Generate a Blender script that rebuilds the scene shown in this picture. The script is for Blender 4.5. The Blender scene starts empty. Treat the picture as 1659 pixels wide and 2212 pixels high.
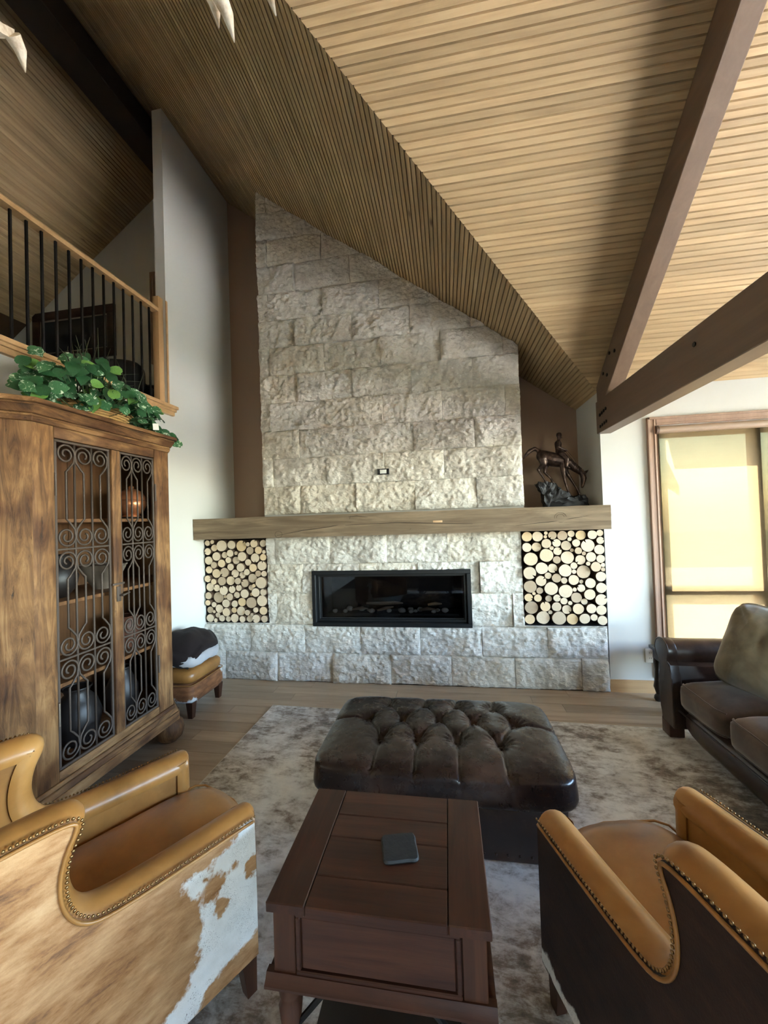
import bpy, bmesh, math, random
from math import sin, cos, pi, radians, sqrt, atan2
from mathutils import Vector, Matrix, noise, Euler

S = bpy.context.scene
COL = S.collection
rnd = random.Random(7)

# ------------------------------------------------------------------ camera
def lin(r, g, b):
    f = lambda c: (c/255/12.92) if c/255 <= .04045 else ((c/255+.055)/1.055)**2.4
    return (f(r), f(g), f(b), 1)
YAW, PIT, ROL = radians(9.05), radians(1.05), radians(1.88)
fwd = Vector((-sin(YAW)*cos(PIT), cos(YAW)*cos(PIT), sin(PIT)))
rgt = Vector((cos(YAW), sin(YAW), 0)); dwn = fwd.cross(rgt)
r2 = rgt*cos(ROL)+dwn*sin(ROL); d2 = dwn*cos(ROL)-rgt*sin(ROL)
cam_d = bpy.data.cameras.new('camera'); cam = bpy.data.objects.new('camera', cam_d); COL.objects.link(cam)
cam.matrix_world = Matrix(((r2.x, -d2.x, -fwd.x, 0), (r2.y, -d2.y, -fwd.y, 0), (r2.z, -d2.z, -fwd.z, 1.5), (0, 0, 0, 1)))
cam_d.sensor_fit = 'HORIZONTAL'; cam_d.sensor_width = 36; cam_d.lens = 840/1659*36
cam_d.clip_start = .02
S.camera = cam
# ------------------------------------------------------------------ light
S.view_settings.view_transform = 'Standard'; S.view_settings.look = 'None'
S.view_settings.gamma = 1; S.view_settings.use_curve_mapping = False
S.view_settings.exposure = 2.0
S.cycles.max_bounces = 10; S.cycles.diffuse_bounces = 6
S.cycles.sample_clamp_indirect = 6
w = bpy.data.worlds.new('sky'); S.world = w; w.use_nodes = True
sky = w.node_tree.nodes.new('ShaderNodeTexSky'); sky.sky_type = 'NISHITA'; sky.sun_disc = False
sky.sun_elevation = radians(38); sky.sun_rotation = radians(-35)
bg = w.node_tree.nodes['Background']; w.node_tree.links.new(sky.outputs[0], bg.inputs[0]); bg.inputs[1].default_value = 2.4
def lamp(name, typ, loc, direction, energy, color, **kw):
    d = bpy.data.lights.new(name, typ); d.energy = energy; d.color = color
    for k, v in kw.items(): setattr(d, k, v)
    o = bpy.data.objects.new(name, d); COL.objects.link(o); o.location = loc
    o.rotation_euler = Vector(direction).to_track_quat('-Z', 'Y').to_euler(); return o
lamp('sun', 'SUN', (2, 8, 8), (.22, -.78, -.585), 42.0, (1, .93, .8), angle=radians(.6))
# portals: the sky only comes in through the glazed openings
for nm, loc, dr_, sx, sy in (('portal_right', (5.2, .9, 1.4), (-1, 0, 0), 4.5, 2.3), ('portal_rear', (2.7, -4.7, 1.35), (0, 1, 0), 1.5, 1.6), ('portal_front', (2.9, 3.75, 1.2), (0, -1, 0), 2.5, 2.1), ('portal_loft', (-3.06, 4.1, 3.8), (0, -1, 0), .25, 1.1)):
    o = lamp(nm, 'AREA', loc, dr_, 1, (1, 1, 1), shape='RECTANGLE', size=sx, size_y=sy); o.data.cycles.is_portal = True

# ------------------------------------------------------------------ helpers: materials
class Mat:
    def __init__(s, name):
        s.m = bpy.data.materials.new(name); s.m.use_nodes = True; s.t = s.m.node_tree
        s.b = s.t.nodes['Principled BSDF']; s.out = s.t.nodes['Material Output']
    def n(s, typ, ins={}, out=0, **at):
        nd = s.t.nodes.new('ShaderNode'+typ)
        for k, v in at.items(): setattr(nd, k, v)
        for k, v in ins.items(): s.set(nd.inputs[k], v)
        return nd.outputs[out] if out is not None else nd
    def set(s, sock, v):
        if isinstance(v, bpy.types.NodeSocket): s.t.links.new(v, sock)
        else: sock.default_value = v
    def P(s, **kw):
        for k, v in kw.items(): s.set(s.b.inputs[k.replace('_', ' ')], v)
        return s.m
    def co(s, scale=(1, 1, 1), rand=True, kind='Object', rot=(0, 0, 0)):
        v = s.n('TexCoord', out=kind)
        if rand:
            r = s.n('ObjectInfo', out='Random')
            r3 = s.n('CombineXYZ', {0: s.ma('MULTIPLY', r, 37.1), 1: s.ma('MULTIPLY', r, 91.7), 2: s.ma('MULTIPLY', r, 53.3)})
            v = s.n('VectorMath', {0: v, 1: r3}, operation='ADD')
        return s.n('Mapping', {'Vector': v, 'Scale': scale, 'Rotation': rot})
    def ma(s, op, a, b=0., c=0., clamp=False):
        return s.n('Math', {0: a, 1: b, 2: c}, operation=op, use_clamp=clamp)
    def noise(s, v, scale=5., detail=4., rough=.55, dist=0.):
        return s.n('TexNoise', {'Vector': v, 'Scale': scale, 'Detail': detail, 'Roughness': rough, 'Distortion': dist}, out='Fac')
    def ramp(s, f, stops, interp='LINEAR'):
        nd = s.n('ValToRGB', {0: f}, out=None); cr = nd.color_ramp; cr.interpolation = interp
        while len(cr.elements) < len(stops): cr.elements.new(.5)
        for e, (p, c) in zip(cr.elements, stops): e.position = p; e.color = c if len(c) == 4 else (*c, 1)
        return nd.outputs[0]
    def mr(s, f, a, b, c=0., d=1.):
        return s.n('MapRange', {'Value': f, 'From Min': a, 'From Max': b, 'To Min': c, 'To Max': d})
    def mix(s, f, a, b, blend='MIX'):
        nd = s.n('Mix', out=None, data_type='RGBA', blend_type=blend); s.set(nd.inputs[0], f); s.set(nd.inputs[6], a); s.set(nd.inputs[7], b)
        return nd.outputs[2]
    def bump(s, h, strength=.3, dist=.01, nrm=None):
        ins = {'Height': h, 'Strength': strength, 'Distance': dist}
        if nrm is not None: ins['Normal'] = nrm
        return s.n('Bump', ins)
    def rand(s): return s.n('ObjectInfo', out='Random')
G = lambda v: (v, v, v, 1)

def wood(name, dark, mid, light, axis='x', scale=1., rough=.55, bump=.25, tone=.25, knots=0., knot_col=lin(60, 40, 25), spec=.4):
    m = Mat(name); a = {'x': (1.2, 14, 14), 'y': (14, 1.2, 14), 'z': (14, 14, 1.2)}[axis]
    v = m.co(tuple(q*scale for q in a)); g = m.noise(v, 1.6, 6, .62, .8)
    v2 = m.co(tuple(q*scale*(1 if q < 2 else 4) for q in a)); f = m.noise(v2, 3., 4, .7)
    fac = m.ma('ADD', m.ma('MULTIPLY', g, .75), m.ma('MULTIPLY', f, .25))
    col = m.ramp(fac, [(.3, dark), (.5, mid), (.68, light)])
    if tone: col = m.mix(1., col, m.ramp(m.rand(), [(0, G(1-tone)), (1, G(1+tone*.55))]), 'MULTIPLY')
    if knots:
        kv = m.co(tuple((2.2 if q < 2 else 5.)*scale for q in a)); vo = m.n('TexVoronoi', {'Vector': kv, 'Scale': 1.0, 'Randomness': 1.}, out='Distance')
        kf = m.mr(vo, .03*knots+.02, .11*knots+.03, 1., 0.); col = m.mix(kf, col, knot_col)
    return m.P(Base_Color=col, Roughness=rough, Specular_IOR_Level=spec, Normal=m.bump(fac, bump, .004))

def plain(name, c, rough=.5, metal=0., spec=.5, var=0., vs=8., bump=0., bs=60., bd=.002):
    m = Mat(name); col = c
    if var:
        f = m.noise(m.co(), vs, 5, .6); col = m.mix(f, tuple(x*(1-var) for x in c[:3])+(1,), tuple(min(1, x*(1+var)) for x in c[:3])+(1,))
    m.P(Base_Color=col, Roughness=rough, Metallic=metal, Specular_IOR_Level=spec)
    if bump: m.P(Normal=m.bump(m.noise(m.co(), bs, 3, .6), bump, bd))
    return m.m

# ------------------------------------------------------------------ helpers: meshes
class MB:
    def __init__(s): s.b = bmesh.new()
    def vs(s, pts): return [s.b.verts.new(p) for p in pts]
    def face(s, pts, mi=0):
        f = s.b.faces.new(s.vs(pts)); f.material_index = mi; return f
    def box(s, x0, x1, y0, y1, z0, z1, bev=0., seg=2, mi=0):
        v = s.vs([(x, y, z) for x in (x0, x1) for y in (y0, y1) for z in (z0, z1)])
        fs = [s.b.faces.new([v[i] for i in q]) for q in ((0, 1, 3, 2), (4, 6, 7, 5), (0, 4, 5, 1), (2, 3, 7, 6), (0, 2, 6, 4), (1, 5, 7, 3))]
        for f in fs: f.material_index = mi
        if bev: bmesh.ops.bevel(s.b, geom=list({e for f in fs for e in f.edges}), offset=bev, segments=seg, affect='EDGES', profile=.5)
        return s
    def prism(s, pts, axis, a, b, bev=0., seg=2):
        f3 = {'x': lambda p, c: (c, p[0], p[1]), 'y': lambda p, c: (p[0], c, p[1]), 'z': lambda p, c: (p[0], p[1], c)}[axis]
        A = s.vs([f3(p, a) for p in pts]); B = s.vs([f3(p, b) for p in pts]); n = len(pts)
        fs = [s.b.faces.new(A), s.b.faces.new(B[::-1])]
        fs += [s.b.faces.new((A[i], B[i], B[(i+1) % n], A[(i+1) % n])) for i in range(n)]
        if bev: bmesh.ops.bevel(s.b, geom=list({e for f in fs[:2] for e in f.edges}), offset=bev, segments=seg, affect='EDGES', profile=.5)
        return s
    def tube(s, path, r, seg=8, closed=False, cap=True, flat=None):
        P = [Vector(p) for p in path]; n = len(P); R = r if isinstance(r, (list, tuple)) else [r]*n
        T = []
        for i in range(n):
            a = P[i-1] if (i > 0 or closed) else P[i]; b = P[(i+1) % n] if (i < n-1 or closed) else P[i]
            T.append((b-a).normalized() if (b-a).length > 1e-9 else Vector((0, 0, 1)))
        u = T[0].orthogonal().normalized(); rings = []
        for i in range(n):
            u = (u-T[i]*u.dot(T[i])); u = u.normalized() if u.length > 1e-6 else T[i].orthogonal().normalized(); v = T[i].cross(u)
            rings.append(s.vs([P[i]+(u*cos(2*pi*k/seg)+v*sin(2*pi*k/seg))*R[i] for k in range(seg)]))
        for i in range(n if closed else n-1):
            A, B = rings[i], rings[(i+1) % n]
            for k in range(seg): s.b.faces.new((A[k], A[(k+1) % seg], B[(k+1) % seg], B[k]))
        if cap and not closed: s.b.faces.new(rings[0][::-1]); s.b.faces.new(rings[-1])
        return s
    def lathe(s, prof, seg=20, c=(0, 0, 0)):
        rings = [s.vs([(c[0]+r*cos(2*pi*k/seg), c[1]+r*sin(2*pi*k/seg), c[2]+z) for k in range(seg)]) for r, z in prof]
        for A, B in zip(rings, rings[1:]):
            for k in range(seg): s.b.faces.new((A[k], A[(k+1) % seg], B[(k+1) % seg], B[k]))
        s.b.faces.new(rings[0][::-1]); s.b.faces.new(rings[-1]); return s
    def ball(s, c, r, sub=2, sc=(1, 1, 1), rough=0., seed=0):
        g = bmesh.ops.create_icosphere(s.b, subdivisions=sub, radius=1)['verts']
        for v in g:
            k = 1+rough*noise.noise(v.co*1.7+Vector((seed, seed*2.3, 0))) if rough else 1
            v.co = Vector((v.co.x*sc[0]*r*k+c[0], v.co.y*sc[1]*r*k+c[1], v.co.z*sc[2]*r*k+c[2]))
        return s
    def grid(s, nx, ny, fn, mi=0):
        V = [[s.b.verts.new(fn(i/nx, j/ny)) for j in range(ny+1)] for i in range(nx+1)]
        for i in range(nx):
            for j in range(ny): s.b.faces.new((V[i][j], V[i+1][j], V[i+1][j+1], V[i][j+1])).material_index = mi
        return V
    def mesh(s, name, mat, smooth=35):
        bmesh.ops.recalc_face_normals(s.b, faces=s.b.faces[:])
        me = bpy.data.meshes.new(name); s.b.to_mesh(me); s.b.free()
        for m in (mat if isinstance(mat, (list, tuple)) else [mat]): me.materials.append(m)
        if smooth:
            me.polygons.foreach_set('use_smooth', [True]*len(me.polygons))
            if smooth < 180: me.set_sharp_from_angle(angle=radians(smooth))
        return me
    def build(s, name, mat, parent=None, smooth=35, **kw):
        return put(name, s.mesh(name, mat, smooth), parent, **kw)

def put(name, me, parent=None, loc=None, rot=None, scale=None, **props):
    o = bpy.data.objects.new(name, me); COL.objects.link(o)
    if parent: o.parent = parent
    if loc is not None: o.location = loc
    if rot is not None: o.rotation_euler = rot
    if scale is not None: o.scale = scale
    for k, v in props.items(): o[k] = v
    return o
def thing(name, label, category, loc=(0, 0, 0), rot=(0, 0, 0), group=None):
    o = put(name, None, None, loc, rot, label=label, category=category)
    o.empty_display_size = .05
    if group: o['group'] = group
    return o
def st(mb, name, mat, parent=None, smooth=35):
    o = mb.build(name, mat, parent, smooth)
    if not parent: o['kind'] = 'structure'
    return o
def arc(cx, cy, r, a0, a1, n): return [(cx+r*cos(radians(a0+(a1-a0)*i/n)), cy+r*sin(radians(a0+(a1-a0)*i/n))) for i in range(n+1)]
def fbm(p, o=4): return noise.fractal(Vector(p), 1., 2., o)
# ------------------------------------------------------------------ materials
M_plank = wood('ceiling_pine', lin(156, 130, 94), lin(181, 154, 114), lin(196, 170, 130), 'x', .55, .55, .12, .17, .35, lin(98, 70, 42))
M_plank_y = wood('ceiling_pine_y', lin(156, 130, 94), lin(181, 154, 114), lin(196, 170, 130), 'y', .55, .55, .12, .17, .35, lin(98, 70, 42))
M_groove = plain('groove_dark', lin(72, 52, 32), .8)
M_beam = wood('painted_beam', lin(104, 84, 68), lin(112, 91, 74), lin(120, 98, 80), 'y', .5, .45, .1, .05)
M_wall = plain('wall_paint', lin(208, 207, 200), .75, spec=.2, bump=.05, bs=220, bd=.001)
M_niche = plain('brown_paint', lin(158, 135, 117), .75, spec=.2, bump=.04, bs=220, bd=.001)
M_floor = wood('oak_floor', lin(146, 124, 100), lin(166, 144, 118), lin(182, 160, 134), 'x', .55, .42, .08, .2, .12, lin(110, 82, 56))
M_casing = wood('casing_wood', lin(146, 116, 98), lin(160, 130, 110), lin(172, 142, 120), 'z', .5, .45, .06, .05)
M_honey = wood('honey_trim', lin(176, 138, 96), lin(192, 154, 108), lin(206, 168, 122), 'x', .5, .42, .06, .06)
M_iron = plain('black_iron', lin(34, 31, 30), .5, .6, bump=.1)
M_dark = plain('dark_void', lin(22, 16, 13), .9)

def glass_mat(name, tint=(1, 1, 1, 1), refl=.9):
    m = Mat(name); t = m.n('BsdfTransparent', {0: tint}); g = m.n('BsdfGlossy', {0: G(refl), 'Roughness': .015})
    f = m.n('LayerWeight', {0: .28}, out='Fresnel'); sh = m.n('MixShader', {0: f, 1: t, 2: g})
    m.t.links.new(sh, m.out.inputs[0]); return m.m
M_glass = glass_mat('window_glass')
M_fireglass = glass_mat('smoked_glass', (.62, .62, .64, 1))

m = Mat('blind_fabric'); v = m.co((3, 3, 160), False); f = m.noise(v, 1.2, 4, .6)
c = m.mix(f, lin(47, 41, 29), lin(54, 47, 34)); tl = m.n('BsdfTranslucent', {0: c}); df = m.n('BsdfDiffuse', {0: c}); tr = m.n('BsdfTransparent', {0: lin(255, 236, 180)})
a = m.n('MixShader', {0: .78, 1: df, 2: tl}); a = m.n('MixShader', {0: .012, 1: a, 2: tr}); m.t.links.new(a, m.out.inputs[0]); M_blind = m.m

def stone():
    m = Mat('split_limestone'); v = m.co((1, 1, 1), False)
    a = m.noise(v, 7, 6, .65, .4); b = m.noise(v, 38, 5, .7, .6)
    col = m.ramp(m.ma('ADD', m.ma('MULTIPLY', a, .6), m.ma('MULTIPLY', b, .4)), [(.32, lin(196, 191, 184)), (.5, lin(226, 222, 215)), (.66, lin(240, 238, 233))])
    col = m.mix(1., col, m.ramp(m.rand(), [(0, lin(236, 232, 226)), (.5, lin(252, 250, 245)), (1, lin(248, 242, 230))]), 'MULTIPLY')
    vo = m.n('TexVoronoi', {'Vector': m.n('Mapping', {'Vector': v, 'Scale': (1, 1, 1.5)}), 'Scale': 42., 'Randomness': 1.}, out='Distance')
    h = m.ma('ADD', m.ma('MULTIPLY', m.noise(v, 34, 8, .72, 1.2), 1.2), m.ma('MULTIPLY', vo, .5))
    return m.P(Base_Color=col, Roughness=.85, Specular_IOR_Level=.25, Normal=m.bump(h, .75, .016))
M_stone = stone()

# ------------------------------------------------------------------ the room
SL, SR, ZE, YW, XC = .732, .785, 2.53, 3.53, 1.31           # slopes of the two roofs, eave height, window wall, niche corner
zl = lambda x: 3.474-SL*x
zr = lambda y: ZE+SR*(3.528-y)
XR, ZRG = -2.8, 3.474+.732*2.8                              # ridge of the fireplace gable
YRG = 3.528-(ZRG-ZE)/SR
xv = lambda y: (3.474-zr(y))/SL                             # valley line
yv = lambda x: 3.528-(zl(x)-ZE)/SR

st(MB().box(-2.6, 5.2, -4.6, 4.3, -.12, -.0125), 'floor', M_groove)
floor = bpy.data.objects['floor']
row, y = 0, YW-.015
while y > -1.2:
    x = -2.37-rnd.uniform(0, 1.2)
    while x < 5:
        x1 = x+rnd.choice((1.1, 1.5, 1.9, 2.2)); a, b = max(x, -2.37), min(x1, 5)
        if b-a > .05: MB().box(a+.0012-(a+b)/2, b-.0012-(a+b)/2, -.0625, .0625, -.012, 0).build('floor_board', M_floor, floor, 0, loc=((a+b)/2, y-.0637, 0))
        x = x1
    y -= .1275; row += 1

def slab(name, pts, mat, th=.06, parent=None):
    b = MB(); A = b.vs(pts); B = b.vs([(p[0], p[1], p[2]+th) for p in pts]); n = len(pts)
    b.b.faces.new(A); b.b.faces.new(B[::-1])
    for i in range(n): b.b.faces.new((A[i], B[i], B[(i+1) % n], A[(i+1) % n]))
    return st(b, name, mat, parent, 0)
g = .012
cr = slab('ceiling', [(1.29, 3.53, zr(3.53)+g), (5.1, 3.53, zr(3.53)+g), (5.1, .2, zr(.2)+g), (xv(.2), .2, zr(.2)+g)], M_groove)
slab('ceiling', [(xv(.2), .2, zr(.2)), (5.1, .2, zr(.2)), (5.1, YRG, ZRG), (XR, YRG, ZRG)], M_plank)
slab('ceiling', [(-5.2, YRG, ZRG), (5.1, YRG, ZRG), (5.1, -4.6, ZRG-SR*(YRG+4.6)), (-5.2, -4.6, ZRG-SR*(YRG+4.6))], M_plank)
cl = slab('ceiling', [(1.29, 3.53, zl(1.29)+g), (1.45, 3.53, zl(1.45)+g), (1.45, 4.2, zl(1.45)+g), (XR, 4.2, ZRG+g), (XR, YRG, ZRG+g)], M_groove)
lo = slab('ceiling', [(XR, YRG, ZRG+g), (XR, 4.0, ZRG+g), (-5.3, 4.0, ZRG-SL*2.5+g), (-5.3, YRG, ZRG-SL*2.5+g)], M_groove)
W = .0358
def plank(parent, mat, ends0, ends1, axis, c0, c1, z0, z1):
    """one beaded ceiling strip between slope coordinates c0..c1; ends given for both edges"""
    b = MB(); prof = [(.04, g), (.12, 0), (.88, 0), (.96, g)]; A, B = [], []
    cx = (ends0[0]+ends1[0])/2
    for t, d in prof:
        c = (c1-c0)*(t-.5); z = (z1-z0)*(t-.5)+d
        e0 = ends0[0]+(ends0[1]-ends0[0])*t-cx; e1 = ends1[0]+(ends1[1]-ends1[0])*t-cx
        A.append((e0, c, z) if axis == 'x' else (c, e0, z)); B.append((e1, c, z) if axis == 'x' else (c, e1, z))
    A, B = b.vs(A), b.vs(B)
    for i in range(3): b.b.faces.new((A[i], A[i+1], B[i+1], B[i]))
    mid = (c0+c1)/2
    b.build('plank', mat, parent, 0, loc=(cx, mid, (z0+z1)/2) if axis == 'x' else (mid, cx, (z0+z1)/2))
dy = W/sqrt(1+SR*SR); y = 3.53
while y > .22:
    y2 = y-dy; plank(cr, M_plank, (xv(y), xv(y2)), (5.0, 5.0), 'x', y, y2, zr(y), zr(y2)); y = y2
dx = W/sqrt(1+SL*SL); x = XC
while x > XR+.01:
    x2 = x-dx; plank(cl, M_plank_y, (min(3.53, yv(x)), min(3.53, yv(x2))), (4.1, 4.1), 'y', x, x2, zl(x), zl(x2)); x = x2
x = XR
while x > -4.9:
    x2 = x-dx; f = lambda q: ZRG-SL*(XR-q); plank(lo, M_plank_y, (.3, .3), (3.93, 3.93), 'y', x, x2, f(x), f(x2)); x = x2

# walls
def poly_wall(name, pts, axis, a, b, mat): return st(MB().prism(pts, axis, a, b), name, mat, None, 0)
wl = MB().prism([(-4.5, 0), (4.1, 0), (4.1, zl(-2.37)), (3.05, zl(-2.37)), (3.05, 2.47), (.55, 2.47), (.55, zl(-2.37)), (-.65, zl(-2.37)), (-4.1, 2.47), (-4.5, 2.2)], 'x', -2.465, -2.37)
st(wl, 'wall_left', M_wall, None, 0)
poly_wall('wall_back', [(-2.465, 0), (1.43, 0), (1.43, zl(1.43)+.03), (-2.465, zl(-2.465)+.03)], 'y', 4.1, 4.2, M_niche)
poly_wall('wall_niche', [(XC, 0), (1.43, 0), (1.43, zl(1.43)+.03), (XC, zl(XC)+.03)], 'y', 3.66, 4.1, M_wall)
WX0, WX1, WZ0, WZ1 = 1.735, 4.1, .2, 2.2
b = MB(); b.box(XC, WX0, YW, 3.66, 0, ZE+.05); b.box(WX1, 5, YW, 3.66, 0, ZE+.05); b.box(WX0, WX1, YW, 3.66, 0, WZ0); b.box(WX0, WX1, YW, 3.66, WZ1, ZE+.05)
st(b, 'wall_front', M_wall, None, 0)
b = MB(); zg = zr(-1.2); R0, R1, RZ0, RZ1 = -1.3, 3.1, .3, 2.5
b.prism([(-4.5, 2.2), (YRG, ZRG), (3.66, zr(3.66))] + [(3.66, RZ1), (-4.5, RZ1)][:0]+[(3.66, 2.42), (R1, RZ1), (R0, RZ1), (-4.5, 2.15)], 'x', 5, 5.12)
b.box(5, 5.12, -4.5, R0, 0, 2.2); b.box(5, 5.12, R1, 3.66, 0, 2.42); b.box(5, 5.12, R0, R1, 0, RZ0)
st(b, 'wall_right', M_wall, None, 0)
b = MB(); b.box(-2.465, 2.0, -4.62, -4.5, 0, 2.25); b.box(3.4, 5.12, -4.62, -4.5, 0, 2.25); b.box(2.0, 3.4, -4.62, -4.5, 0, .6); b.box(2.0, 3.4, -4.62, -4.5, 2.1, 2.25)
st(b, 'wall_rear', M_niche, None, 0)
# loft shell
st(MB().box(-5.3, -2.47, -.3, 4.0, 2.25, 2.44), 'floor', M_floor, None, 0)
lz = lambda x: ZRG-SL*(XR-x)
b = MB(); LW0, LW1, LZ0, LZ1 = -3.17, -2.97, 3.4, 4.33
b.prism([(-5.3, 2.44), (LW0, 2.44), (LW0, lz(LW0)+.03), (-5.3, lz(-5.3)+.03)], 'y', 3.93, 4.03); b.prism([(LW1, 2.44), (-2.465, 2.44), (-2.465, zl(-2.465)+.03), (XR, ZRG+.03), (LW1, lz(LW1)+.03)], 'y', 3.93, 4.03)
b.box(LW0, LW1, 3.93, 4.03, 2.44, LZ0); b.prism([(LW0, LZ1), (LW1, LZ1), (LW1, lz(LW1)+.03), (LW0, lz(LW0)+.03)], 'y', 3.93, 4.03)
st(b, 'wall_loft', M_wall, None, 0)
st(MB().box(-5.3, -2.3, -.4, -.3, 2.2, 5.6), 'wall_loft', M_wall, None, 0)
st(MB().box(-5.42, -5.3, -.4, 4.0, 2.2, 4.2), 'wall_loft', M_wall, None, 0)

# trim: loft sill, pilaster casing, baseboard
b = MB(); b.box(-2.49, -2.315, .55, 3.12, 2.528, 2.556, .004); b.box(-2.37, -2.34, .55, 3.1, 2.47, 2.528, .004); b.box(-2.37, -2.327, .55, 3.11, 2.505, 2.528, .004); b.box(-2.49, -2.37, .55, 3.05, 2.47, 2.528)
st(b, 'trim_1', M_honey)
st(MB().box(-2.369, -2.362, 3.046, 3.066, 2.556, 3.48, .001), 'trim_2', M_honey)
b = MB(); b.prism([(3.53, 0), (3.514, 0), (3.514, .085), (3.52, .1), (3.53, .1)], 'x', 1.302, WX0-.07); st(b, 'baseboard_front', M_honey)
# exterior eaves that shade the window from the sun
slab('trim_3', [(1.75, 3.68, zr(3.68)), (6, 3.68, zr(3.68)), (6, 3.99, zr(3.99)), (1.75, 3.99, zr(3.99))], M_casing, .08)
slab('trim_4', [(1.44, 3.67, zl(1.44)), (1.44, 4.4, zl(1.44)), (1.66, 4.4, zl(1.66)), (1.66, 3.67, zl(1.66))], M_casing, .08)
M_lawn = plain('lawn', lin(82, 90, 58), .95, var=.25, vs=2); M_bounce_deck = plain('bounce_deck', lin(226, 220, 208), .85, var=.05)  # deck colour is for unseen bounce surfaces added outside the windows
st(MB().box(-30, 30, 12, 40, -.7, -.6), 'ground', M_lawn, None, 0); st(MB().box(1.5, 13.2, 4.45, 12, -.4, -.12), 'floor', M_bounce_deck, None, 0); st(MB().box(13.2, 45, -30, 4.4, -.7, -.6), 'ground', M_lawn, None, 0)  # dark lawn limits far bounce; unseen front deck added to brighten the blind
st(MB().box(5.4, 13.2, -8, 4.4, -.4, -.12), 'floor', M_bounce_deck, None, 0)  # unseen deck added to bounce sunlight up onto the ceiling

# windows
def window(name, axis, u0, u1, z0, z1, w0, w1, us, zs, cas, fr=.055, mat=M_casing):
    """axis 'y': wall face at y=w0 (room) .. w1; casing on the room side"""
    s = 1 if w1 > w0 else -1
    def bx(b, a0, a1, c0, c1, d0, d1, bev=.003):
        d0, d1 = min(d0, d1), max(d0, d1)
        b.box(a0, a1, d0, d1, c0, c1, bev, 1) if axis == 'y' else b.box(d0, d1, a0, a1, c0, c1, bev, 1)
    root = put(name, None, None); root['kind'] = 'structure'
    if cas:
        for k, (a0, a1, c0, c1) in enumerate(((u0-cas, u0, z0-cas, z1+cas), (u1, u1+cas, z0-cas, z1+cas), (u0, u1, z1, z1+cas), (u0, u1, z0-cas, z0))):
            b = MB(); bx(b, a0, a1, c0, c1, w0-s*.018, w0)
            if k == 0: bx(b, a0, a0+.02, c0, c1, w0-s*.028, w0-s*.017); bx(b, a1-.02, a1-.008, c0, c1, w0-s*.024, w0-s*.017)
            if k == 2: bx(b, a0-cas, a1+cas, c1-.02, c1, w0-s*.028, w0-s*.017); bx(b, a0, a1, c0+.008, c0+.02, w0-s*.024, w0-s*.017)
            b.build('casing', mat, root)
    d = w0+s*.05; e = d+s*.06
    for a0, a1, c0, c1 in ((u0, u0+fr, z0, z1), (u1-fr, u1, z0, z1), (u0, u1, z1-fr, z1), (u0, u1, z0, z0+fr)):
        b = MB(); bx(b, a0, a1, c0, c1, d, e); b.build('frame_bar', mat, root)
    for uu in us: b = MB(); bx(b, uu-.035, uu+.035, z0+fr, z1-fr, d, e); b.build('mullion', mat, root)
    for zz in zs: b = MB(); bx(b, u0+fr, u1-fr, zz-.035, zz+.035, d+s*.002, e-s*.002); b.build('transom', mat, root)
    ue = [u0+fr]+[x for uu in us for x in (uu-.035, uu+.035)]+[u1-fr]; ze = [z0+fr]+[x for zz in zs for x in (zz-.035, zz+.035)]+[z1-fr]
    for i in range(0, len(ue), 2):
        for j in range(0, len(ze), 2):
            b = MB(); bx(b, ue[i], ue[i+1], ze[j], ze[j+1], (d+e)/2-.003, (d+e)/2+.003, 0); b.build('pane', M_glass, root, 0)
    return root
window('window_1', 'y', WX0, WX1, WZ0, WZ1, YW, 3.66, [2.50, 3.3], [.825], .068)
window('window_2', 'x', R0, R1, RZ0, RZ1, 5.0, 5.12, [-.2, .9, 2.0], [], .07)
window('window_3', 'y', 2.0, 3.4, .6, 2.1, -4.5, -4.62, [2.7], [], .07)
window('window_4', 'y', LW0, LW1, LZ0, LZ1, 3.93, 4.03, [], [], .06, .025)
t = thing('roller_blind', 'cream yellow roller blind pulled down over the window behind the sofa', 'blind', (1.75, 3.515, 2.16))
P_bl = wood('blind_tube', lin(150, 126, 108), lin(158, 134, 114), lin(166, 140, 120), 'x', 1, .5, .02, 0)
MB().tube([(0, 0, 0), (2.3, 0, 0)], .03, 20).build('roller', P_bl, t)
MB().tube([(-.022, 0, 0), (-.002, 0, 0)], .034, 20).build('end_cap', plain('cap_brown', lin(96, 72, 56), .5), t)
b = MB(); b.grid(24, 20, lambda u, v: (.01+u*2.28, .028+.0012*sin(u*40)*v, -.012-v*1.9)); b.build('fabric', M_blind, t, 180)
MB().box(.01, 2.29, .02, .036, -1.935, -1.912, .004).build('hem_bar', P_bl, t)

t = thing('sun_stop_blind', 'narrow amber blind added to stop sun in the small loft window', 'blind', (LW0, 3.92, LZ1))  # blind added to keep direct sun off the loft furniture
MB().box(.0, LW1-LW0, .012, .016, LZ0-LZ1, 0).build('fabric', M_blind, t, 0); MB().tube([(0, .012, -.012), (LW1-LW0, .012, -.012)], .012, 10).build('roller', P_bl, t)
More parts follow.
